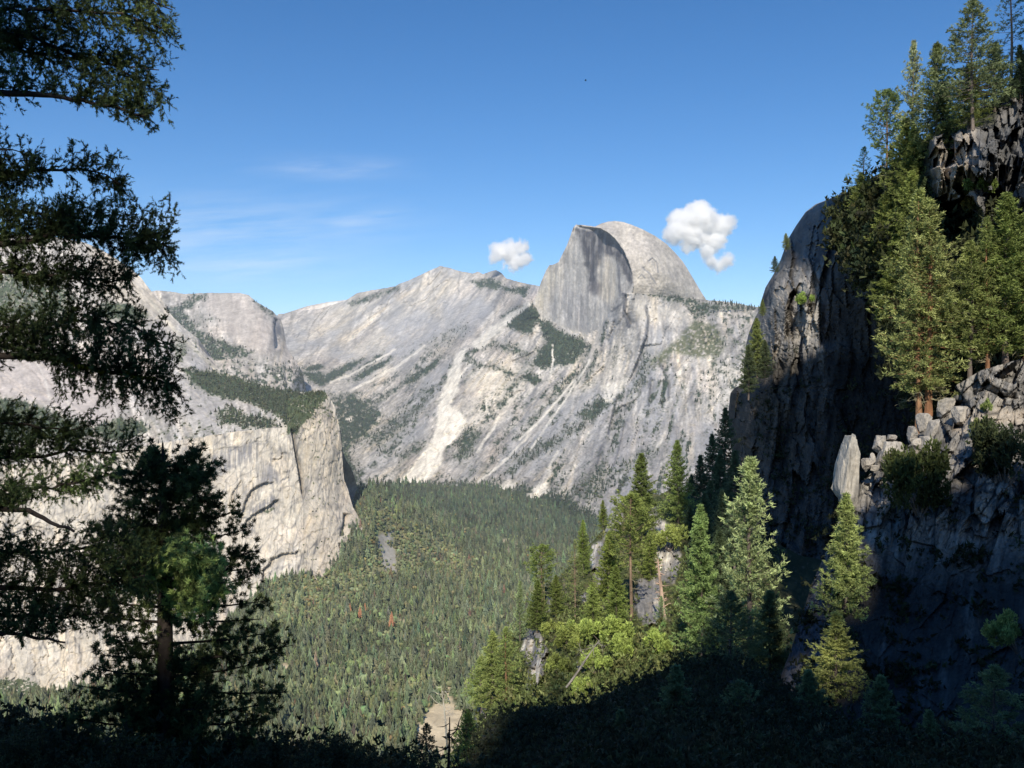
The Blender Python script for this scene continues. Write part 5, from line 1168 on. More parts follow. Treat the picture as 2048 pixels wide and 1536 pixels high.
def scatter(key, n, hmin, hmax, label, name, round_share=.35, base=(.075, .095, .062), thr=.25, pw=1.0, ybase=None):
    r = REL[key]; rng = np.random.default_rng(hash(key) % 1000 if False else len(key)*77+n)
    w = np.clip(r.veg+.25*fbm(r.PX/7, r.PY/6, o=2)-thr*.6, 0, 1)**pw
    i = sample(r, w, n, rng); P = r.P.reshape(-1, 3)[i]; P = P + rng.normal(size=P.shape)*[3, 3, 0]; P[:, 2] -= 1.5
    h = rng.uniform(hmin, hmax, n)*(.6+.4*rng.random(n))
    rd = rng.random(n) < round_share
    col = tints(n, rng, base, .4)
    col[rd] = tints(rd.sum(), rng, (.095, .105, .055), .35)
    many(name, CONF, P[~rd], h[~rd], np.full((~rd).sum(), 1.15), col[~rd], label, M_FAR_LEAF, rng)
    if rd.sum(): many('mountain_scrub', RND, P[rd], h[rd]*.5, rng.uniform(.9, 1.3, rd.sum()), col[rd], label.replace('conifers', 'scrub and oaks'), M_FAR_LEAF, rng)

scatter('wall', 15000, 10, 25, 'dark conifers in the gullies and on the ledges of the mountain wall', 'mountain_forest', .25, (.058, .076, .056))
scatter('midleft', 1500, 14, 30, 'dark conifers on the rounded dome and its foot', 'mountain_forest', .15, (.066, .082, .066))
scatter('left', 4200, 9, 24, 'conifers in belts across the bare granite flank', 'mountain_forest', .35, (.075, .092, .058))
scatter('cliff', 500, 5, 11, 'conifers rooted in cracks of the arched cliff', 'mountain_forest', .75, (.080, .095, .05))
scatter('cliff_column', 900, 4, 11, 'conifers on the top and in the cracks of the granite column', 'mountain_forest', .6, (.080, .095, .05))
r = REL['dome']; rng = np.random.default_rng(5); i = sample(r, r.veg, 60, rng); many('mountain_forest', CONF, r.P.reshape(-1, 3)[i], rng.uniform(12, 26, 60), np.full(60, 1.1), tints(60, rng, (.05, .065, .05)), 'dark conifers at the foot of the split dome', M_FAR_LEAF, rng)
# skyline trees right of the dome
r = REL['wall']; rng = np.random.default_rng(6); px = rng.uniform(1418, 1520, 70); py = np.interp(px, [1415, 1440, 1475, 1500, 1560], [604, 605, 610, 615, 623])+rng.uniform(-1, 5, 70)
many('mountain_forest', CONF, at(px, py, 5180+0*px), rng.uniform(12, 30, 70), np.full(70, .9), tints(70, rng, (.055, .07, .05)), 'scattered conifers along the crest right of the dome', M_FAR_LEAF, rng)

# valley floor: trees one can see singly are things, the mass behind them is one object
r = REL['valley']; rng = np.random.default_rng(9); PX, PY = r.PX, r.PY
vis = (PX > -160) & (PX < 1420) & (PY < 1560)
cell = (r.D/1700.)**1.2
w = r.veg*vis*cell**1.0*sm(-.5, .15, fbm(PX/26, PY/13, o=4)+.22)
N1 = 30000
i = sample(r, w, N1, rng); P = r.P.reshape(-1, 3)[i]+rng.normal(size=(N1, 3))*[6, 6, 0]; pX, pY = PX.ravel()[i], PY.ravel()[i]; P[:, 2] -= 1
h = np.clip(rng.lognormal(2.90, .33, N1), 8, 44)
q = fbm(P[:, 0]/160, P[:, 1]/160, o=3)
col = tints(N1, rng, (.16, .185, .105), .42)
lt = (rng.random(N1) < .25+.9*np.clip(q, -.2, .5)); col[lt] = tints(lt.sum(), rng, (.25, .285, .14), .3)
br = rng.random(N1) < .008; col[br] = tints(br.sum(), rng, (.26, .19, .12), .3)
far_ = sm(2600, 3600, P[:, 1])[:, None]; col = col*(1-far_*np.array([.38, .30, .18]))
near = np.argsort(P[:, 1]); near = near[(pX[near] > 150) & (pX[near] < 1000)][:290]
mask = np.ones(N1, bool); mask[near] = False
many('valley_forest', CON, P[mask], h[mask], np.full(mask.sum(), 1.0), col[mask], 'dense conifer forest covering the valley floor', M_FAR_LEAF, rng)
VM = []
for s in range(6):
    V, T, c = low_conifer(40+s, 7, 6, .19); VM.append(mesh('valley_conifer', V, T, None, np.repeat(c[:, None], 3, 1)*np.array([.068, .088, .05]), (M_FAR_LEAF,)))
VT, VF = tube(np.array([[0, 0, -.05], [0, 0, .5]]), [.012, .006], 5)
proto = None
for k, j in enumerate(near):
    o = bpy.data.objects.new('valley_conifer', VM[k % 6]) if k < 6 else src[k % 6].copy()
    if k == 0: src = []
    if k < 6: src.append(o)
    COL.objects.link(o); o.location = [float(x) for x in P[j]]; o.scale = (h[j], h[j], h[j]); o.rotation_euler = (0, 0, rng.random()*6.28)
    tn = col[j]/np.array([.068, .088, .05]); o.color = (*[float(x) for x in tn], 1)
    tag(o, 'green conifer at the near edge of the dense valley forest', 'tree', 'conifers on the valley floor')
# lighter broadleaf trees among the conifers
w = r.veg*vis*sm(.0, .35, fbm(PX/30+4, PY/14, o=3))*sm(1150, 1300, PY); i = sample(r, w, 1500, rng)
many('valley_broadleaf', RND2, r.P.reshape(-1, 3)[i]+rng.normal(size=(1500, 3))*[5, 5, 0], rng.uniform(8, 17, 1500), rng.uniform(.8, 1.2, 1500), tints(1500, rng, (.23, .28, .12), .3), 'pale green broadleaf trees scattered in the valley forest', M_FAR_LEAF, rng)
# chaparral and oaks on the talus
w = (r.chap+.12*r.veg)*vis
N2 = 7000
i = sample(r, w, N2, rng); P2 = r.P.reshape(-1, 3)[i]+rng.normal(size=(N2, 3))*[5, 5, 0]
many('valley_scrub', RND, P2, rng.uniform(5, 13, N2), rng.uniform(.75, 1.15, N2), tints(N2, rng, (.23, .245, .12), .35)*(1+np.where(rng.random(N2) < .06, 1, 0)[:, None]*np.array([.4, .05, -.05])), 'olive scrub and oaks on the slopes below the cliff', M_FAR_LEAF, rng)
# dead rust-coloured trees
for px, pt, pb, wd, lab in ((783, 1222, 1256, 1.25, 'largest rust-orange dead conifer in the valley forest'), (700, 1205, 1228, 1.1, 'narrow rust-orange dead conifer, leftmost in the valley forest'), (720, 1212, 1234, 1.5, 'rust-orange dead conifer, left one of the close pair'), (730, 1205, 1230, 1.2, 'rust-orange dead conifer, right one of the close pair'),
                        (1008, 1168, 1186, 1.2, 'faded pink-brown dead conifer near the ridge'), (938, 1108, 1120, 1.6, 'pale rust dead conifer far up the valley'), (160, 1385, 1405, 1.3, 'purplish dead conifer at the foot of the left cliff')):
    D = ground(r, px, pb); hh = (pb-pt)/F*D
    t = bpy.data.objects.new('dead_conifer', None); COL.objects.link(t); t.location = [float(x) for x in at(px, pb, D-12)]; tag(t, lab, 'dead conifer', 'dead conifers in the valley')
    V, T, c = low_conifer(int(px), 7, 6, .19*wd)
    link('crown', mesh('crown', V*hh, T, None, np.repeat(c[:, None], 3, 1)*np.array([.50, .24, .13] if 'rust-orange' in lab else [.30, .17, .12]), (M_FAR_LEAF,)), t); link('trunk', mesh('trunk', VT*hh, None, VF, np.full((len(VT), 3), .2), (M_BARK,)), t)

# brush covering the ridge and the dark slope
def cover(key, n, hmin, hmax, base, tipc, label, seed, w, k=7, name='undergrowth', lf=.55):
    r = REL[key]; rng = np.random.default_rng(seed); i = sample(r, w, n, rng); P = r.P.reshape(-1, 3)[i]; sc = r.D.ravel()[i]
    s = rng.uniform(hmin, hmax, n); P = P+rng.normal(size=P.shape)*.35*s[:, None]; m = 9
    Q = np.repeat(P, m, 0)+rng.normal(size=(n*m, 3))*np.repeat(s, m)[:, None]*np.array([.75, .6, .42]); S = np.repeat(s, m)
    c = np.repeat(tints(n, rng, base, .35), m, 0); f = rng.random(n*m)[:, None]; c = c*(1-f)+np.repeat(tints(n, rng, tipc, .3), m, 0)*f
    V, C = blades(Q, np.array([0, -.3, .9])[None]+rng.normal(size=(n*m, 3))*.5, S*lf, S*lf*.27, c, k, .6, rng, .4)
    G = Geo(); G.tri(V, C); o = link(name, G.mesh(name, (M_LEAF,))); tag(o, label, None, None, 'stuff')
r = REL['ridge']; cover('ridge', 5200, .4, 1.2, (.12, .15, .05), (.32, .37, .14), 'yellow-green brush carpeting the ridge', 31, r.veg*sm(-.5, .15, fbm(r.PX/18, r.PY/14, o=3)+.15)*(r.D/100)**-1.2*(r.PX < 1560), 6, lf=.4)
r = REL['foot']; cover('foot', 5200, .25, .8, (.05, .06, .034), (.095, .11, .06), 'dark brush covering the shaded slope at the feet of the viewer', 32, ((r.D > 20) & (r.PY < 1640) & (r.PX > -250) & (r.PX < 2350))*(r.D/30)**1.0, 8, lf=.26)
r = REL['spur']; cover('spur', 500, .3, .8, (.03, .036, .02), (.07, .08, .035), 'sparse shrubs rooted in the rocks of the spur', 33, sm(.1, .4, fbm(r.PX/30, r.PY/24, o=3))*(r.PY > 1000)*(r.PX < 2150), 5)
r = REL['slope']; cover('slope', 900, .6, 1.6, (.04, .05, .024), (.12, .14, .055), 'brush between the firs on the upper slope', 34, sm(.2, .0, r.PX*0+((r.PX-1700)/400-(r.PY-350)/900)-.55)*(r.PX < 2150)*((r.PX < 1850) | (r.PY > 430) | (r.PX > 1965)), 5)
r = REL['farcliff']; cover('farcliff', 700, .8, 2.4, (.03, .04, .024), (.06, .075, .035), 'dark shrubs at the foot of the buttress', 35, (r.PY > 700)*sm(-.1, .3, fbm(r.PX/30, r.PY/24, o=3))*(r.PX < 1800)*((r.PY-700)/400+.1), 5)
# ------------------------------------------------------------------ the big tree beside the viewer, the pine behind it, bushes
def pxpath(pts, d0, d1, n=24):
    p = np.asarray(pts, float); L = np.r_[0, np.cumsum(np.hypot(*np.diff(p, axis=0).T))]; t = np.linspace(0, L[-1], n)
    x, y = np.interp(t, L, p[:, 0]), np.interp(t, L, p[:, 1]); return at(x, y, np.linspace(d0, d1, n))

def foliage_geo(path, rad, D, spec, rng, tipc, inner, needle=.038, nw=.0056, twig_gap=.05, kneed=29, hang=.3):
    """side shoots, twigs and needles along a limb; spec: (t0,t1,n,out_px,up_px,down_px)"""
    G = Geo(); px2m = D/F; n = len(path)
    tg = unit(np.gradient(path, axis=0)); Ta, Td, Tl, Tc = [], [], [], []
    for t0, t1, cnt, outp, upp, dnp in spec:
        for _ in range(int(cnt*.95)):
            t = rng.uniform(t0, t1); i = t*(n-1); a = path[int(i)]+(path[min(n-1, int(i)+1)]-path[int(i)])*(i-int(i)); d = tg[int(i)]
            v = rng.uniform(-dnp, upp)*px2m; o_ = rng.uniform(.15, 1)*outp*px2m; y = rng.normal()*.45*max(.35, abs(v))
            e = a+d*o_+np.array([0, y, v]); L = np.linalg.norm(e-a)
            if L < .08: continue
            m = max(4, int(L/.07)); s = np.linspace(0, 1, m)[:, None]
            bow = np.array([0, 0, 1.])*(.16*L if v > 0 else -.05*L)
            q = a+(e-a)*s - bow*(s*(1-s))*1.5 + rng.normal(size=(m, 3))*.012*s
            V, Fq = tube(q, np.linspace(.0045+.003*L, .002, m), 3); G.quad(V, Fq, (.035, .028, .022), 1)
            st = max(1, int(m*.28))
            dq = unit(np.gradient(q, axis=0))
            for j in range(st, m):
                for sg in range(2 + (rng.random() < .35)):
                    dd = unit(dq[j]*.8+rng.normal(size=3)*.62+np.array([0, 0, -hang*.4])); Ta.append(q[j]); Td.append(dd); Tl.append(rng.uniform(.05, .13)*(1 if j < m-1 else 1.2)); Tc.append(rng.random())
    if not Ta: return G
    Ta, Td, Tl, Tc = np.array(Ta), np.array(Td), np.array(Tl), np.array(Tc); N = len(Ta)
    # needles all round every twig
    k = kneed; s = rng.random((N, k)); base = Ta[:, None]+Td[:, None]*(Tl[:, None]*s)[..., None]
    rnd = unit(rng.normal(size=(N, k, 3))); perp = unit(rnd-Td[:, None]*(rnd*Td[:, None]).sum(-1, keepdims=True)); nd = unit(perp*.85+Td[:, None]*.6)
    sd = np.cross(nd, Td[:, None]); sd = unit(sd)*nw; ln = needle*rng.uniform(.7, 1.2, (N, k, 1))
    V = np.stack([base-sd, base+sd, base+nd*ln], 2).reshape(-1, 3, 3)
    c = (np.asarray(inner)[None]+(np.asarray(tipc)-np.asarray(inner))[None]*Tc[:, None])[:, None]*rng.uniform(.7, 1.3, (N, k, 1))
    C = np.repeat(c.reshape(-1, 1, 3), 3, 1); G.tri(V, C, 0)
    V, Fq = [], []
    return G

NT, NI = (.19, .255, .085), (.05, .062, .026)
NEAR_MATS = (M_NEEDLE, M_BARK)
root = bpy.data.objects.new('conifer', None); COL.objects.link(root); root.location = [float(x) for x in at(-330, 1700, 12.5)]
tag(root, 'big dark conifer at the left edge whose long limbs reach into the frame', 'tree')
rx, ry, rz = root.location
def child(name, me, parent, org): 
    o = link(name, me, parent); o.location = (-org[0], -org[1], -org[2]); return o
zz = np.linspace(-9, 9.5, 24)
tq = np.stack([at(-330, 768, 12.5)[0]+.05*np.sin(zz), 12.5+.05*np.cos(zz), CAMZ+zz], -1)
V, Fq = tube(tq, np.linspace(.46, .2, 24), 12); G = Geo(); G.quad(V, Fq, np.clip(np.array([[.13, .085, .06]])*(1+.3*RNG.normal(size=(len(V), 1))), .02, .4))
child('trunk', G.mesh('trunk', (M_BARK,), True), root, (rx, ry, rz))
X0 = -330
LIMBS = [  # pixel path, near/far distance, thickness, foliage spec, light factor painted into the needle tips
    ([(X0, -60), (-40, -30), (120, -40), (260, -20), (345, 20)], 12.5, 13.2, .030, [(.45, .98, 120, 40, 60, 70)], 1.0),
    ([(X0, 0), (-30, 20), (140, 20), (260, 30), (335, 60)], 12.5, 12.4, .030, [(.45, .98, 150, 40, 55, 60)], 1.0),
    ([(X0, 30), (-20, 60), (60, 75), (125, 100), (210, 125), (280, 160), (325, 190)], 12.5, 13.0, .030, [(.4, .98, 170, 40, 60, 50)], 1.0),
    ([(X0, 60), (-20, 90), (100, 110), (220, 130), (318, 140)], 12.5, 13.6, .028, [(.4, .98, 130, 45, 60, 60)], 1.0),
    ([(X0, 150), (-30, 184), (95, 192), (175, 203), (225, 212), (292, 233)], 12.5, 12.0, .050, [(.36, .62, 60, 30, 70, 25), (.36, .5, 26, 20, 5, 55), (.78, 1.0, 70, 28, 75, 22), (.62, .8, 26, 25, 75, 0)], 1.0),
    ([(X0, 320), (-30, 344), (60, 342), (150, 336), (205, 345), (246, 374)], 12.5, 12.8, .030, [(.38, 1.0, 150, 26, 52, 34), (.42, .6, 36, 20, 10, 80)], .8),
    ([(X0, 300), (-40, 290), (20, 300), (60, 310)], 12.5, 12.2, .022, [(.6, 1.0, 40, 20, 30, 60)], .8),
    ([(X0, 470), (-30, 490), (40, 485), (100, 467), (165, 470), (230, 475), (300, 480), (352, 500)], 12.5, 12.3, .045, [(.4, .72, 130, 24, 78, 20), (.64, .96, 150, 26, 90, 30), (.8, 1.0, 50, 10, 8, 52)], .8),
    ([(X0, 420), (-30, 420), (60, 425), (140, 440), (200, 430)], 12.5, 13.0, .028, [(.42, 1.0, 100, 25, 50, 40)], .8),
    ([(X0, 520), (-30, 540), (60, 548), (130, 556), (190, 557), (262, 562)], 12.5, 12.6, .040, [(.4, .98, 190, 22, 62, 18), (.6, 1.0, 50, 16, 0, 46)], .8),
    ([(X0, 640), (-30, 660), (60, 655), (160, 640), (260, 650), (320, 680)], 12.5, 13.0, .036, [(.4, 1.0, 230, 26, 58, 45)], .9),
    ([(X0, 690), (-30, 708), (100, 714), (180, 735), (240, 746), (300, 757), (352, 772)], 12.5, 12.1, .055, [(.42, .98, 250, 25, 95, 12), (.62, 1.0, 90, 20, 0, 74)], .9),
    ([(X0, 900), (-30, 915), (75, 912), (150, 900), (205, 905), (272, 900)], 12.5, 13.6, .038, [(.4, 1.0, 170, 25, 62, 26)], 1.1),
    ([(X0, 820), (-30, 840), (60, 850), (130, 862), (185, 852)], 12.5, 13.2, .030, [(.42, 1.0, 120, 20, 46, 30)], 1.0),
    ([(X0, 990), (-30, 1012), (60, 1023), (100, 1043), (148, 1063)], 12.5, 11.6, .058, [(.4, .75, 60, 40, 50, 8)], 1.0),
    ([(X0, 960), (-20, 985), (80, 975), (150, 965), (215, 950)], 12.5, 12.6, .030, [(.5, 1.0, 150, 25, 44, 34)], 1.9),
    ([(X0, 1150), (-30, 1175), (100, 1180), (200, 1165), (290, 1150)], 12.5, 13.4, .045, [(.4, 1.0, 260, 30, 90, 60)], .9),
    ([(X0, 1080), (-30, 1100), (90, 1105), (180, 1095), (260, 1080)], 12.5, 14.0, .040, [(.4, 1.0, 190, 30, 60, 60)], .9),
    ([(X0, 1250), (-30, 1262), (60, 1272), (130, 1285)], 12.5, 12.5, .045, [(.4, .95, 90, 25, 80, 12)], .8),
    ([(X0, 1220), (-20, 1230), (120, 1235), (230, 1225)], 12.5, 13.6, .034, [(.42, 1.0, 150, 25, 60, 40)], .8),
]
for pts, d0, d1, th, spec, lf_ in LIMBS:
    path = pxpath(pts, d0, d1, 30); path[1:-1] += RNG.normal(size=(28, 3))*.012
    Gb = Geo(); V, Fq = tube(path, np.linspace(th*1.7, th*.28, 30), 6); Gb.quad(V, Fq, np.clip(np.array([[.075, .058, .045]])*(1+.3*RNG.normal(size=(len(V), 1))), .015, .3))
    b = child('branch', Gb.mesh('branch', (M_BARK,), True), root, (rx, ry, rz))
    g = foliage_geo(path, th, (d0+d1)/2, spec+[(.12, spec[0][0], 44, 40, 60, 40)], RNG, np.array(NT)*lf_, NI)
    if g.n:
        f = link('foliage', g.mesh('foliage', NEAR_MATS), b)
    if th == .055:
        Gl = Geo(); i = RNG.choice(np.r_[19:22, 22:24, 25:28], 420); p = path[i]+RNG.normal(size=(420, 3))*[.045, .03, .016]+np.array([0, -.035, -.01])
        V, C = blades(p, RNG.normal(size=(420, 3)), .03, .012, np.tile([[.36, .36, .03]], (420, 1)), 3, .9, RNG); Gl.tri(V, C)
        link('lichen', Gl.mesh('lichen', (M_NEEDLE,)), b)

# second tree: trunk visible from the bottom edge up to the sunny cliff
P0 = at(335, 1640, 23); root2 = bpy.data.objects.new('pine_tree', None); COL.objects.link(root2); root2.location = [float(x) for x in P0]
tag(root2, 'dark pine with tufted crown and straight black trunk, behind the limbs of the big conifer', 'tree')
ty = np.linspace(1680, 885, 24); tq = at(335-(1680-ty)*.012, ty, 23+0*ty)
V, Fq = tube(tq, np.interp(ty, [885, 1000, 1250, 1680], [.02, .10, .19, .25]), 10); G = Geo(); G.quad(V, Fq, np.clip(np.array([[.05, .04, .033]])*(1+.3*RNG.normal(size=(len(V), 1))), .01, .3))
child('trunk', G.mesh('trunk', (M_BARK,), True), root2, P0)
def tufts(path, D, spec, rng, tipc, inner, needle=.125, k=34):
    """side shoots that end in round tufts of long needles"""
    G = Geo(); px2m = D/F; n = len(path); tg = unit(np.gradient(path, axis=0)); TA, TD, TC = [], [], []
    for t0, t1, cnt, outp, upp, dnp in spec:
        for _ in range(cnt):
            t = rng.uniform(t0, t1); i = int(t*(n-1)); a = path[i]; v = rng.uniform(-dnp, upp)*px2m; e = a+tg[i]*rng.uniform(.2, 1)*outp*px2m+np.array([0, rng.normal()*.55*max(.5, abs(v)), v]); L = np.linalg.norm(e-a)
            m = max(3, int(L/.14)); s = np.linspace(0, 1, m)[:, None]; q = a+(e-a)*s+np.array([0, 0, -.14*L])*(s*(1-s)); V, Fq = tube(q, np.linspace(.008+.006*L, .004, m), 3); G.quad(V, Fq, (.04, .032, .026), 1)
            for j in range(max(1, m//3), m):
                TA.append(q[j]+rng.normal(size=3)*.03); TD.append(unit(e-a+rng.normal(size=3)*.6*L+np.array([0, 0, .3*L]))); TC.append(rng.random())
                TA.append(q[j]+rng.normal(size=3)*.12); TD.append(unit(e-a+rng.normal(size=3)*.9*L+np.array([0, 0, .3*L]))); TC.append(rng.random())
    TA, TD, TC = np.array(TA), np.array(TD), np.array(TC)
    V, C = blades(TA, TD, needle, needle*.085, np.asarray(inner)[None]+(np.asarray(tipc)-np.asarray(inner))[None]*TC[:, None], k, .95, rng, .35); G.tri(V, C, 0)
    return G
def tX(y): return 335-(1680-y)*.012
BR = []   # (y on trunk, end px, end py, shoots, up, down)
for y, xl, xr in ((925, 285, 400), (955, 240, 428), (985, 225, 415), (1020, 255, 440), (1050, 225, 475), (1085, 200, 500), (1120, 190, 515), (1150, 205, 520), (1180, 180, 505), (1215, 190, 540), (1245, 185, 525), (1285, 215, 560), (1310, 200, 585), (1350, 180, 545), (1385, 150, 575), (1420, 130, 560), (1455, 120, 540), (1490, 100, 520), (1520, 80, 500)):
    BR += [(y, xl, y-RNG.uniform(-5, 28), 16, 20, 16), (y+RNG.uniform(-12, 12), xr, y-RNG.uniform(0, 36), 18, 20, 16)]
BR += [(1130, 430, 1120, 46, 34, 26), (1160, 450, 1165, 46, 30, 24), (1150, 250, 1150, 40, 30, 26), (1110, 380, 1100, 40, 30, 24), (1000, 400, 965, 30, 28, 24), (960, 310, 925, 24, 24, 24), (1060, 400, 1040, 40, 30, 30), (1190, 420, 1205, 40, 26, 30), (1090, 280, 1080, 40, 30, 30), (1340, 430, 1330, 30, 40, 30), (1420, 420, 1410, 36, 40, 34), (1450, 260, 1440, 36, 40, 34), (1500, 400, 1490, 40, 40, 40), (1400, 240, 1390, 30, 36, 30)]
for k, (y, xe, ye, cnt, up_, dn) in enumerate(BR):
    sunny = k >= 38 and 1090 < y < 1215
    dd = 19.9 if sunny else 23+RNG.uniform(-1.3, 1.3)*(1 if k < 38 else .8)
    path = pxpath([(tX(y), y), (tX(y)*.45+xe*.55, (y+ye)/2+5), (xe, ye)], 23, dd, 14)
    Gb = Geo(); V, Fq = tube(path, np.linspace(.045, .010, 14), 5); Gb.quad(V, Fq, (.05, .04, .033))
    b = child('branch', Gb.mesh('branch', (M_BARK,), True), root2, P0)
    lite = 3.4 if sunny else 1.0  # sunlight on this clump put into its needle colour
    g = tufts(path, 23, [(.0, 1.0, int(cnt*1.6), 24, up_*1.15, dn*1.15)], RNG, np.array((.20, .26, .085))*lite, NI); link('foliage', g.mesh('foliage', NEAR_MATS), b)

# dark bushes along the bottom edge
def near_bush(name, label, px0, px1, ptop, pbase, D, seed, n=2600, tip=(.10, .12, .06), inner=(.035, .042, .024), leaf=.05):
    rng = np.random.default_rng(seed); w = (px1-px0)/2/F*D; h = (pbase-ptop)/F*D; P = at((px0+px1)/2, pbase, D); t = bpy.data.objects.new(name, None); COL.objects.link(t); t.location = [float(x) for x in P]; tag(t, label, 'bush')
    nc = 16; u = rng.uniform(-1, 1, nc); top = (1-.55*np.abs(u)**1.7)*rng.uniform(.6, 1.0, nc); tips = np.stack([u*w*.85, rng.normal(size=nc)*w*.35, h*top*.86], -1)
    G = Geo()
    for q in tips:
        s = np.linspace(0, 1, 6)[:, None]; p = np.array([[q[0]*.25, q[1]*.2, -.4]])*(1-s)+q[None]*s+rng.normal(size=(6, 3))*.03*s; V, Fq = tube(p, np.linspace(.03, .006, 6), 4); G.quad(V, Fq, (.05, .04, .03))
    link('stem', G.mesh('stem', (M_BARK,)), t)
    i = rng.integers(0, nc, n); f = rng.random(n)**.55; p = tips[i]*f[:, None]+unit(rng.normal(size=(n, 3)))*(rng.random(n)**.5*.26*min(w, h)*1.1)[:, None]; p[:, 2] = np.abs(p[:, 2])
    c = np.asarray(inner)[None]+(np.asarray(tip)-np.asarray(inner))[None]*rng.random((n, 1))
    V, C = blades(p, rng.normal(size=(n, 3))+np.array([0, 0, .8]), leaf, leaf*.3, c, 7, .8, rng, .6); K = Geo(); K.tri(V, C); link('foliage', K.mesh('foliage', (M_NEEDLE,)), t)
near_bush('bush', 'broad dark bush with small leaves at the bottom edge, right of the dark pine', 540, 800, 1440, 1640, 18, 3, 5200)
near_bush('bush', 'low dark bush at the bottom edge between the pine trunk and the broad bush', 420, 640, 1470, 1640, 17, 4, 4200)
near_bush('bush', 'dark bush filling the bottom left corner', -60, 200, 1420, 1660, 15, 5, 5200, (.11, .13, .06))
near_bush('bush', 'dark bush at the bottom edge just left of the pine trunk', 140, 360, 1440, 1660, 16, 6, 4800, (.11, .13, .06))
near_bush('bush', 'dark spreading bush at the foot of the shaded slope near bottom centre', 960, 1180, 1385, 1600, 40, 7, 3800, leaf=.14)
near_bush('bush', 'dark bush on the crest of the shaded slope below the bright bushes', 1110, 1330, 1345, 1560, 44, 8, 3800, leaf=.15)
near_bush('bush', 'dark bush on the shaded slope under the dead snag', 1280, 1480, 1285, 1500, 48, 9, 3400, leaf=.16)

# ------------------------------------------------------------------ clouds and a bird
def cloud(name, label, px, py, D, puffs, dens):
    s = D/F; m, nt, N = mat(name+'_vapour'); L = nt.links.new
    out = N('ShaderNodeOutputMaterial'); v = N('ShaderNodeVolumePrincipled'); v.inputs['Color'].default_value = (1, 1, 1, 1); v.inputs['Anisotropy'].default_value = .0
    tc = N('ShaderNodeTexCoord'); nz = N('ShaderNodeTexNoise', i_Scale=1/(13*s), i_Detail=8.0, i_Roughness=.68); L(tc.outputs['Object'], nz.inputs['Vector'])
    nz2 = N('ShaderNodeTexNoise', i_Scale=1/(45*s), i_Detail=3.0); L(tc.outputs['Object'], nz2.inputs['Vector'])
    cur = None
    xs = []; 
    for (x, y, r, dy) in puffs:
        vm = N('ShaderNodeVectorMath', operation='DISTANCE'); L(tc.outputs['Object'], vm.inputs[0]); vm.inputs[1].default_value = ((x-px)*s, dy*s, (py-y)*s)
        dv = N('ShaderNodeMath', operation='MULTIPLY_ADD'); L(vm.outputs['Value'], dv.inputs[0]); dv.inputs[1].default_value = 1/(10*s); dv.inputs[2].default_value = -r/10
        if cur is None: cur = dv.outputs[0]
        else:
            mn = N('ShaderNodeMath', operation='SMOOTH_MIN'); L(cur, mn.inputs[0]); L(dv.outputs[0], mn.inputs[1]); mn.inputs[2].default_value = .4; cur = mn.outputs[0]
    a = N('ShaderNodeMath', operation='MULTIPLY_ADD'); L(nz.outputs['Fac'], a.inputs[0]); a.inputs[1].default_value = 4.8; a.inputs[2].default_value = -2.4
    a2 = N('ShaderNodeMath', operation='MULTIPLY_ADD'); L(nz2.outputs['Fac'], a2.inputs[0]); a2.inputs[1].default_value = 4.0; a2.inputs[2].default_value = -2.0
    b = N('ShaderNodeMath', operation='ADD'); L(cur, b.inputs[0]); L(a.outputs[0], b.inputs[1]); b2 = N('ShaderNodeMath', operation='ADD'); L(b.outputs[0], b2.inputs[0]); L(a2.outputs[0], b2.inputs[1])
    mr = N('ShaderNodeMapRange', i_From_Min=.6, i_From_Max=-1.5, i_To_Min=0.0, i_To_Max=dens/s); L(b2.outputs[0], mr.inputs['Value']); L(mr.outputs[0], v.inputs['Density']); L(v.outputs[0], out.inputs['Volume'])
    p = np.array(puffs); x0, x1 = (p[:, 0]-p[:, 2]).min()-14-px, (p[:, 0]+p[:, 2]).max()+14-px; z0, z1 = py-(p[:, 1]+p[:, 2]).max()-14, py-(p[:, 1]-p[:, 2]).min()+14; dm = (np.abs(p[:, 3])+p[:, 2]).max()+12
    c = [(x, y, z) for x in (x0, x1) for y in (-dm, dm) for z in (z0, z1)]
    Fq = [(0, 1, 3, 2), (4, 6, 7, 5), (0, 4, 5, 1), (2, 3, 7, 6), (0, 2, 6, 4), (1, 5, 7, 3)]
    o = link(name, mesh(name, np.array(c)*s, None, np.array(Fq), None, (m,)), None, at(px, py, D)); tag(o, label, 'cloud'); return o
cloud('cloud', 'small puffy white cloud in the sky left of the split dome', 1022, 512, 8200, [(1020, 505, 19, 0), (1000, 505, 13, 4), (1040, 498, 13, -4), (1030, 524, 14, 0), (1050, 515, 11, 0), (990, 518, 9, 0), (1016, 528, 10, 0)], .34)
cloud('cloud', 'large puffy white cloud rising behind the right shoulder of the dome', 1402, 472, 8600, [(1385, 438, 25, 0), (1362, 440, 19, 6), (1410, 445, 25, -6), (1440, 452, 21, 0), (1458, 452, 14, 0), (1350, 468, 18, 0), (1390, 472, 26, 0), (1430, 480, 20, 0), (1415, 500, 14, 0), (1375, 492, 14, 0), (1425, 523, 10, 0), (1450, 520, 9, 0), (1438, 530, 7, 0), (1400, 424, 16, 0)], .34)
b = bpy.data.objects.new('bird', None); COL.objects.link(b); b.location = [float(x) for x in at(1171, 161, 260)]; tag(b, 'tiny dark bird high in the open blue sky', 'bird')
V, Fq = tube(np.array([[-.32, 0, 0], [-.15, 0, .01], [.1, 0, .02], [.3, 0, .03], [.4, 0, .03]]), [.02, .09, .1, .06, .01], 8); G = Geo(); G.quad(V, Fq, (.02, .02, .02)); link('body', G.mesh('body', (M_BARK,), True), b)
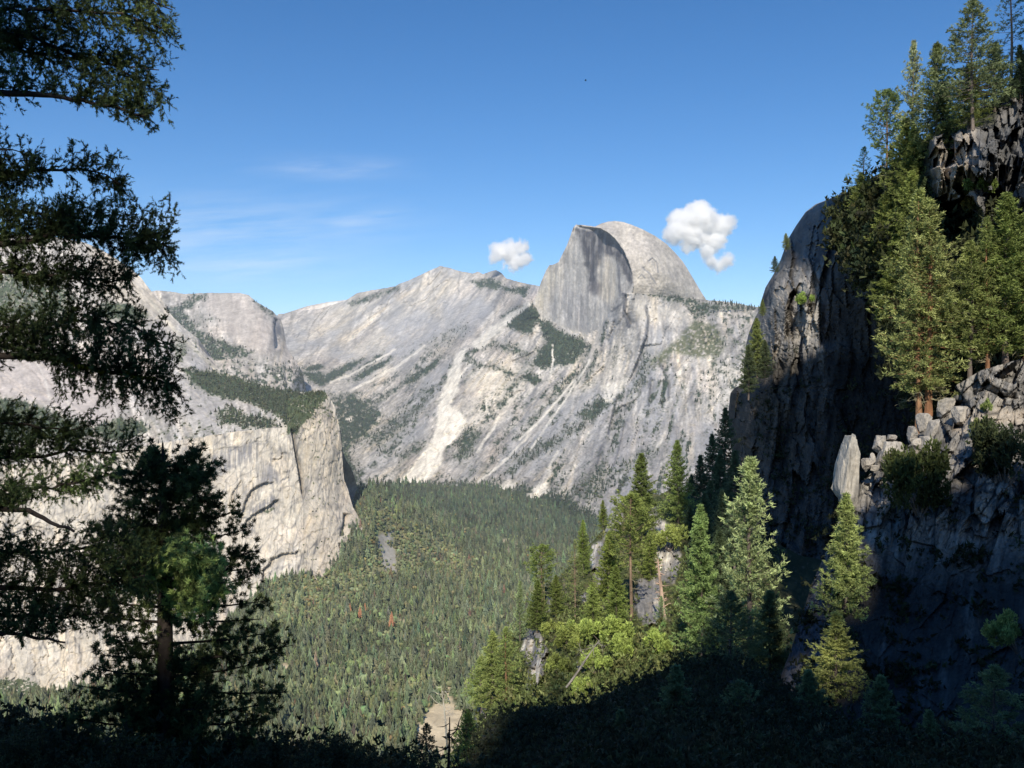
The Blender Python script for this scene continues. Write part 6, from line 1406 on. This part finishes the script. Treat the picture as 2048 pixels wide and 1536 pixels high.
for sg in (-1, 1):
    Vw = np.array([[.14, 0, .04], [-.12, 0, .04], [.2, sg*.4, .16], [-.1, sg*.42, .15], [.05, sg*.85, .1], [-.02, sg*.85, .1]]); G = Geo(); G.quad(Vw, np.array([[0, 1, 3, 2], [2, 3, 5, 4]]), (.02, .02, .02)); link('wing', G.mesh('wing', (M_BARK,)), b)
SKY_STRENGTH, SUN_STRENGTH, CIRRUS, HAZE = .138, 5.0, 7.0, 2.8e-5
# ------------------------------------------------------------------ light, sky, camera
w = bpy.data.worlds.new('World'); SC.world = w; w.use_nodes = True
nt = w.node_tree; nt.nodes.clear(); L = nt.links.new
N = lambda t, **k: _node(nt, t, k)
out = N('ShaderNodeOutputWorld'); bg = N('ShaderNodeBackground'); bg.inputs['Strength'].default_value = SKY_STRENGTH
sky = N('ShaderNodeTexSky'); sky.sky_type = 'NISHITA'; sky.sun_disc = False; sky.sun_elevation = SUN_EL; sky.sun_rotation = R(180)+SUN_OFF
sky.altitude = 1800; sky.air_density = 1.0; sky.dust_density = .4; sky.ozone_density = 2.5
hs = N('ShaderNodeHueSaturation'); hs.inputs['Saturation'].default_value = 1.30; hs.inputs['Hue'].default_value = .503; hs.inputs['Value'].default_value = 1.0
L(sky.outputs[0], hs.inputs['Color'])
# thin high cirrus, fixed to directions in the sky
tc = N('ShaderNodeTexCoord'); sx = N('ShaderNodeSeparateXYZ'); L(tc.outputs['Generated'], sx.inputs[0])
def M(op, a, b=None, c=None):
    n = N('ShaderNodeMath', operation=op)
    for k, v in enumerate((a, b, c)):
        if v is None: continue
        if isinstance(v, (int, float)): n.inputs[k].default_value = v
        else: L(v, n.inputs[k])
    return n.outputs[0]
az = M('ARCTAN2', sx.outputs[0], sx.outputs[1]); el = M('ARCSINE', sx.outputs[2])
def wisp(a0, e0, sa, se, slope):
    u = M('SUBTRACT', az, a0); v = M('SUBTRACT', M('SUBTRACT', el, e0), M('MULTIPLY', u, slope))
    q = M('ADD', M('POWER', M('ABSOLUTE', M('DIVIDE', u, sa)), 2), M('POWER', M('ABSOLUTE', M('DIVIDE', v, se)), 2))
    return M('EXPONENT', M('MULTIPLY', q, -1))
cs = None
for a in ((-.285, .130, .11, .022, .10), (-.36, .15, .10, .02, .1), (-.18, .18, .055, .010, .15), (-.20, .234, .07, .010, .02), (-.31, .165, .15, .03, .06)):
    k = wisp(*a); cs = k if cs is None else M('MAXIMUM', cs, k)
cb = N('ShaderNodeCombineXYZ'); L(M('MULTIPLY', az, 9.0), cb.inputs[0]); L(M('SUBTRACT', M('MULTIPLY', el, 70.0), M('MULTIPLY', az, 8.0)), cb.inputs[1])
nz_ = N('ShaderNodeTexNoise', i_Scale=1.0, i_Detail=5.0, i_Roughness=.6); L(cb.outputs[0], nz_.inputs['Vector'])
mr = N('ShaderNodeMapRange', i_From_Min=.34, i_From_Max=.72, i_To_Min=0.0, i_To_Max=.32); L(nz_.outputs['Fac'], mr.inputs['Value'])
mxw = N('ShaderNodeMix', data_type='RGBA'); L(M('MULTIPLY', cs, mr.outputs[0]), mxw.inputs['Factor'])
L(hs.outputs[0], mxw.inputs[6]); mxw.inputs[7].default_value = (CIRRUS, CIRRUS*1.06, CIRRUS*1.15, 1)
L(mxw.outputs[2], bg.inputs['Color']); L(bg.outputs[0], out.inputs[0])

sl = bpy.data.lights.new('sun', 'SUN'); sl.energy = SUN_STRENGTH; sl.angle = R(.53); sl.color = (1, .92, .78)
so = bpy.data.objects.new('sun', sl); COL.objects.link(so)
so.rotation_euler = Vector([float(-q) for q in SDIR]).to_track_quat('-Z', 'Y').to_euler()
so.location = (-60, -300, 900)

cam = bpy.data.cameras.new('camera'); co = bpy.data.objects.new('camera', cam); COL.objects.link(co)
co.location = (0, 0, CAMZ); co.rotation_euler = (R(90), 0, 0)
cam.sensor_fit = 'HORIZONTAL'; cam.sensor_width = 36; cam.lens = 36*F/2048; cam.clip_start = .1; cam.clip_end = 60000
SC.camera = co
SC.view_settings.view_transform = 'Standard'; SC.view_settings.look = 'None'; SC.view_settings.exposure = 0; SC.view_settings.gamma = 1
SC.cycles.max_bounces = 20; SC.cycles.diffuse_bounces = 4; SC.cycles.glossy_bounces = 1; SC.cycles.transmission_bounces = 3
SC.cycles.volume_bounces = 20; SC.cycles.transparent_max_bounces = 4; SC.cycles.volume_step_rate = .5
SC.cycles.use_denoising = True

# thin haze filling the valley beyond the near ridge
m, nt2, N2 = mat('haze'); o_ = N2('ShaderNodeOutputMaterial'); vs = N2('ShaderNodeVolumeScatter'); vs.inputs['Color'].default_value = (.80, .90, 1, 1); vs.inputs['Density'].default_value = HAZE; vs.inputs['Anisotropy'].default_value = 0
nt2.links.new(vs.outputs[0], o_.inputs['Volume'])
if HAZE > 0:
    cc = [(x, y, z) for x in (-9000, 9000) for y in (700, 16000) for z in (-120, 1750)]
    hz = link('haze', mesh('haze', cc, None, np.array([(0, 1, 3, 2), (4, 6, 7, 5), (0, 4, 5, 1), (2, 3, 7, 6), (0, 2, 6, 4), (1, 5, 7, 3)]), None, (m,))); tag(hz, 'thin blue haze in the far valley', None, None, 'stuff')
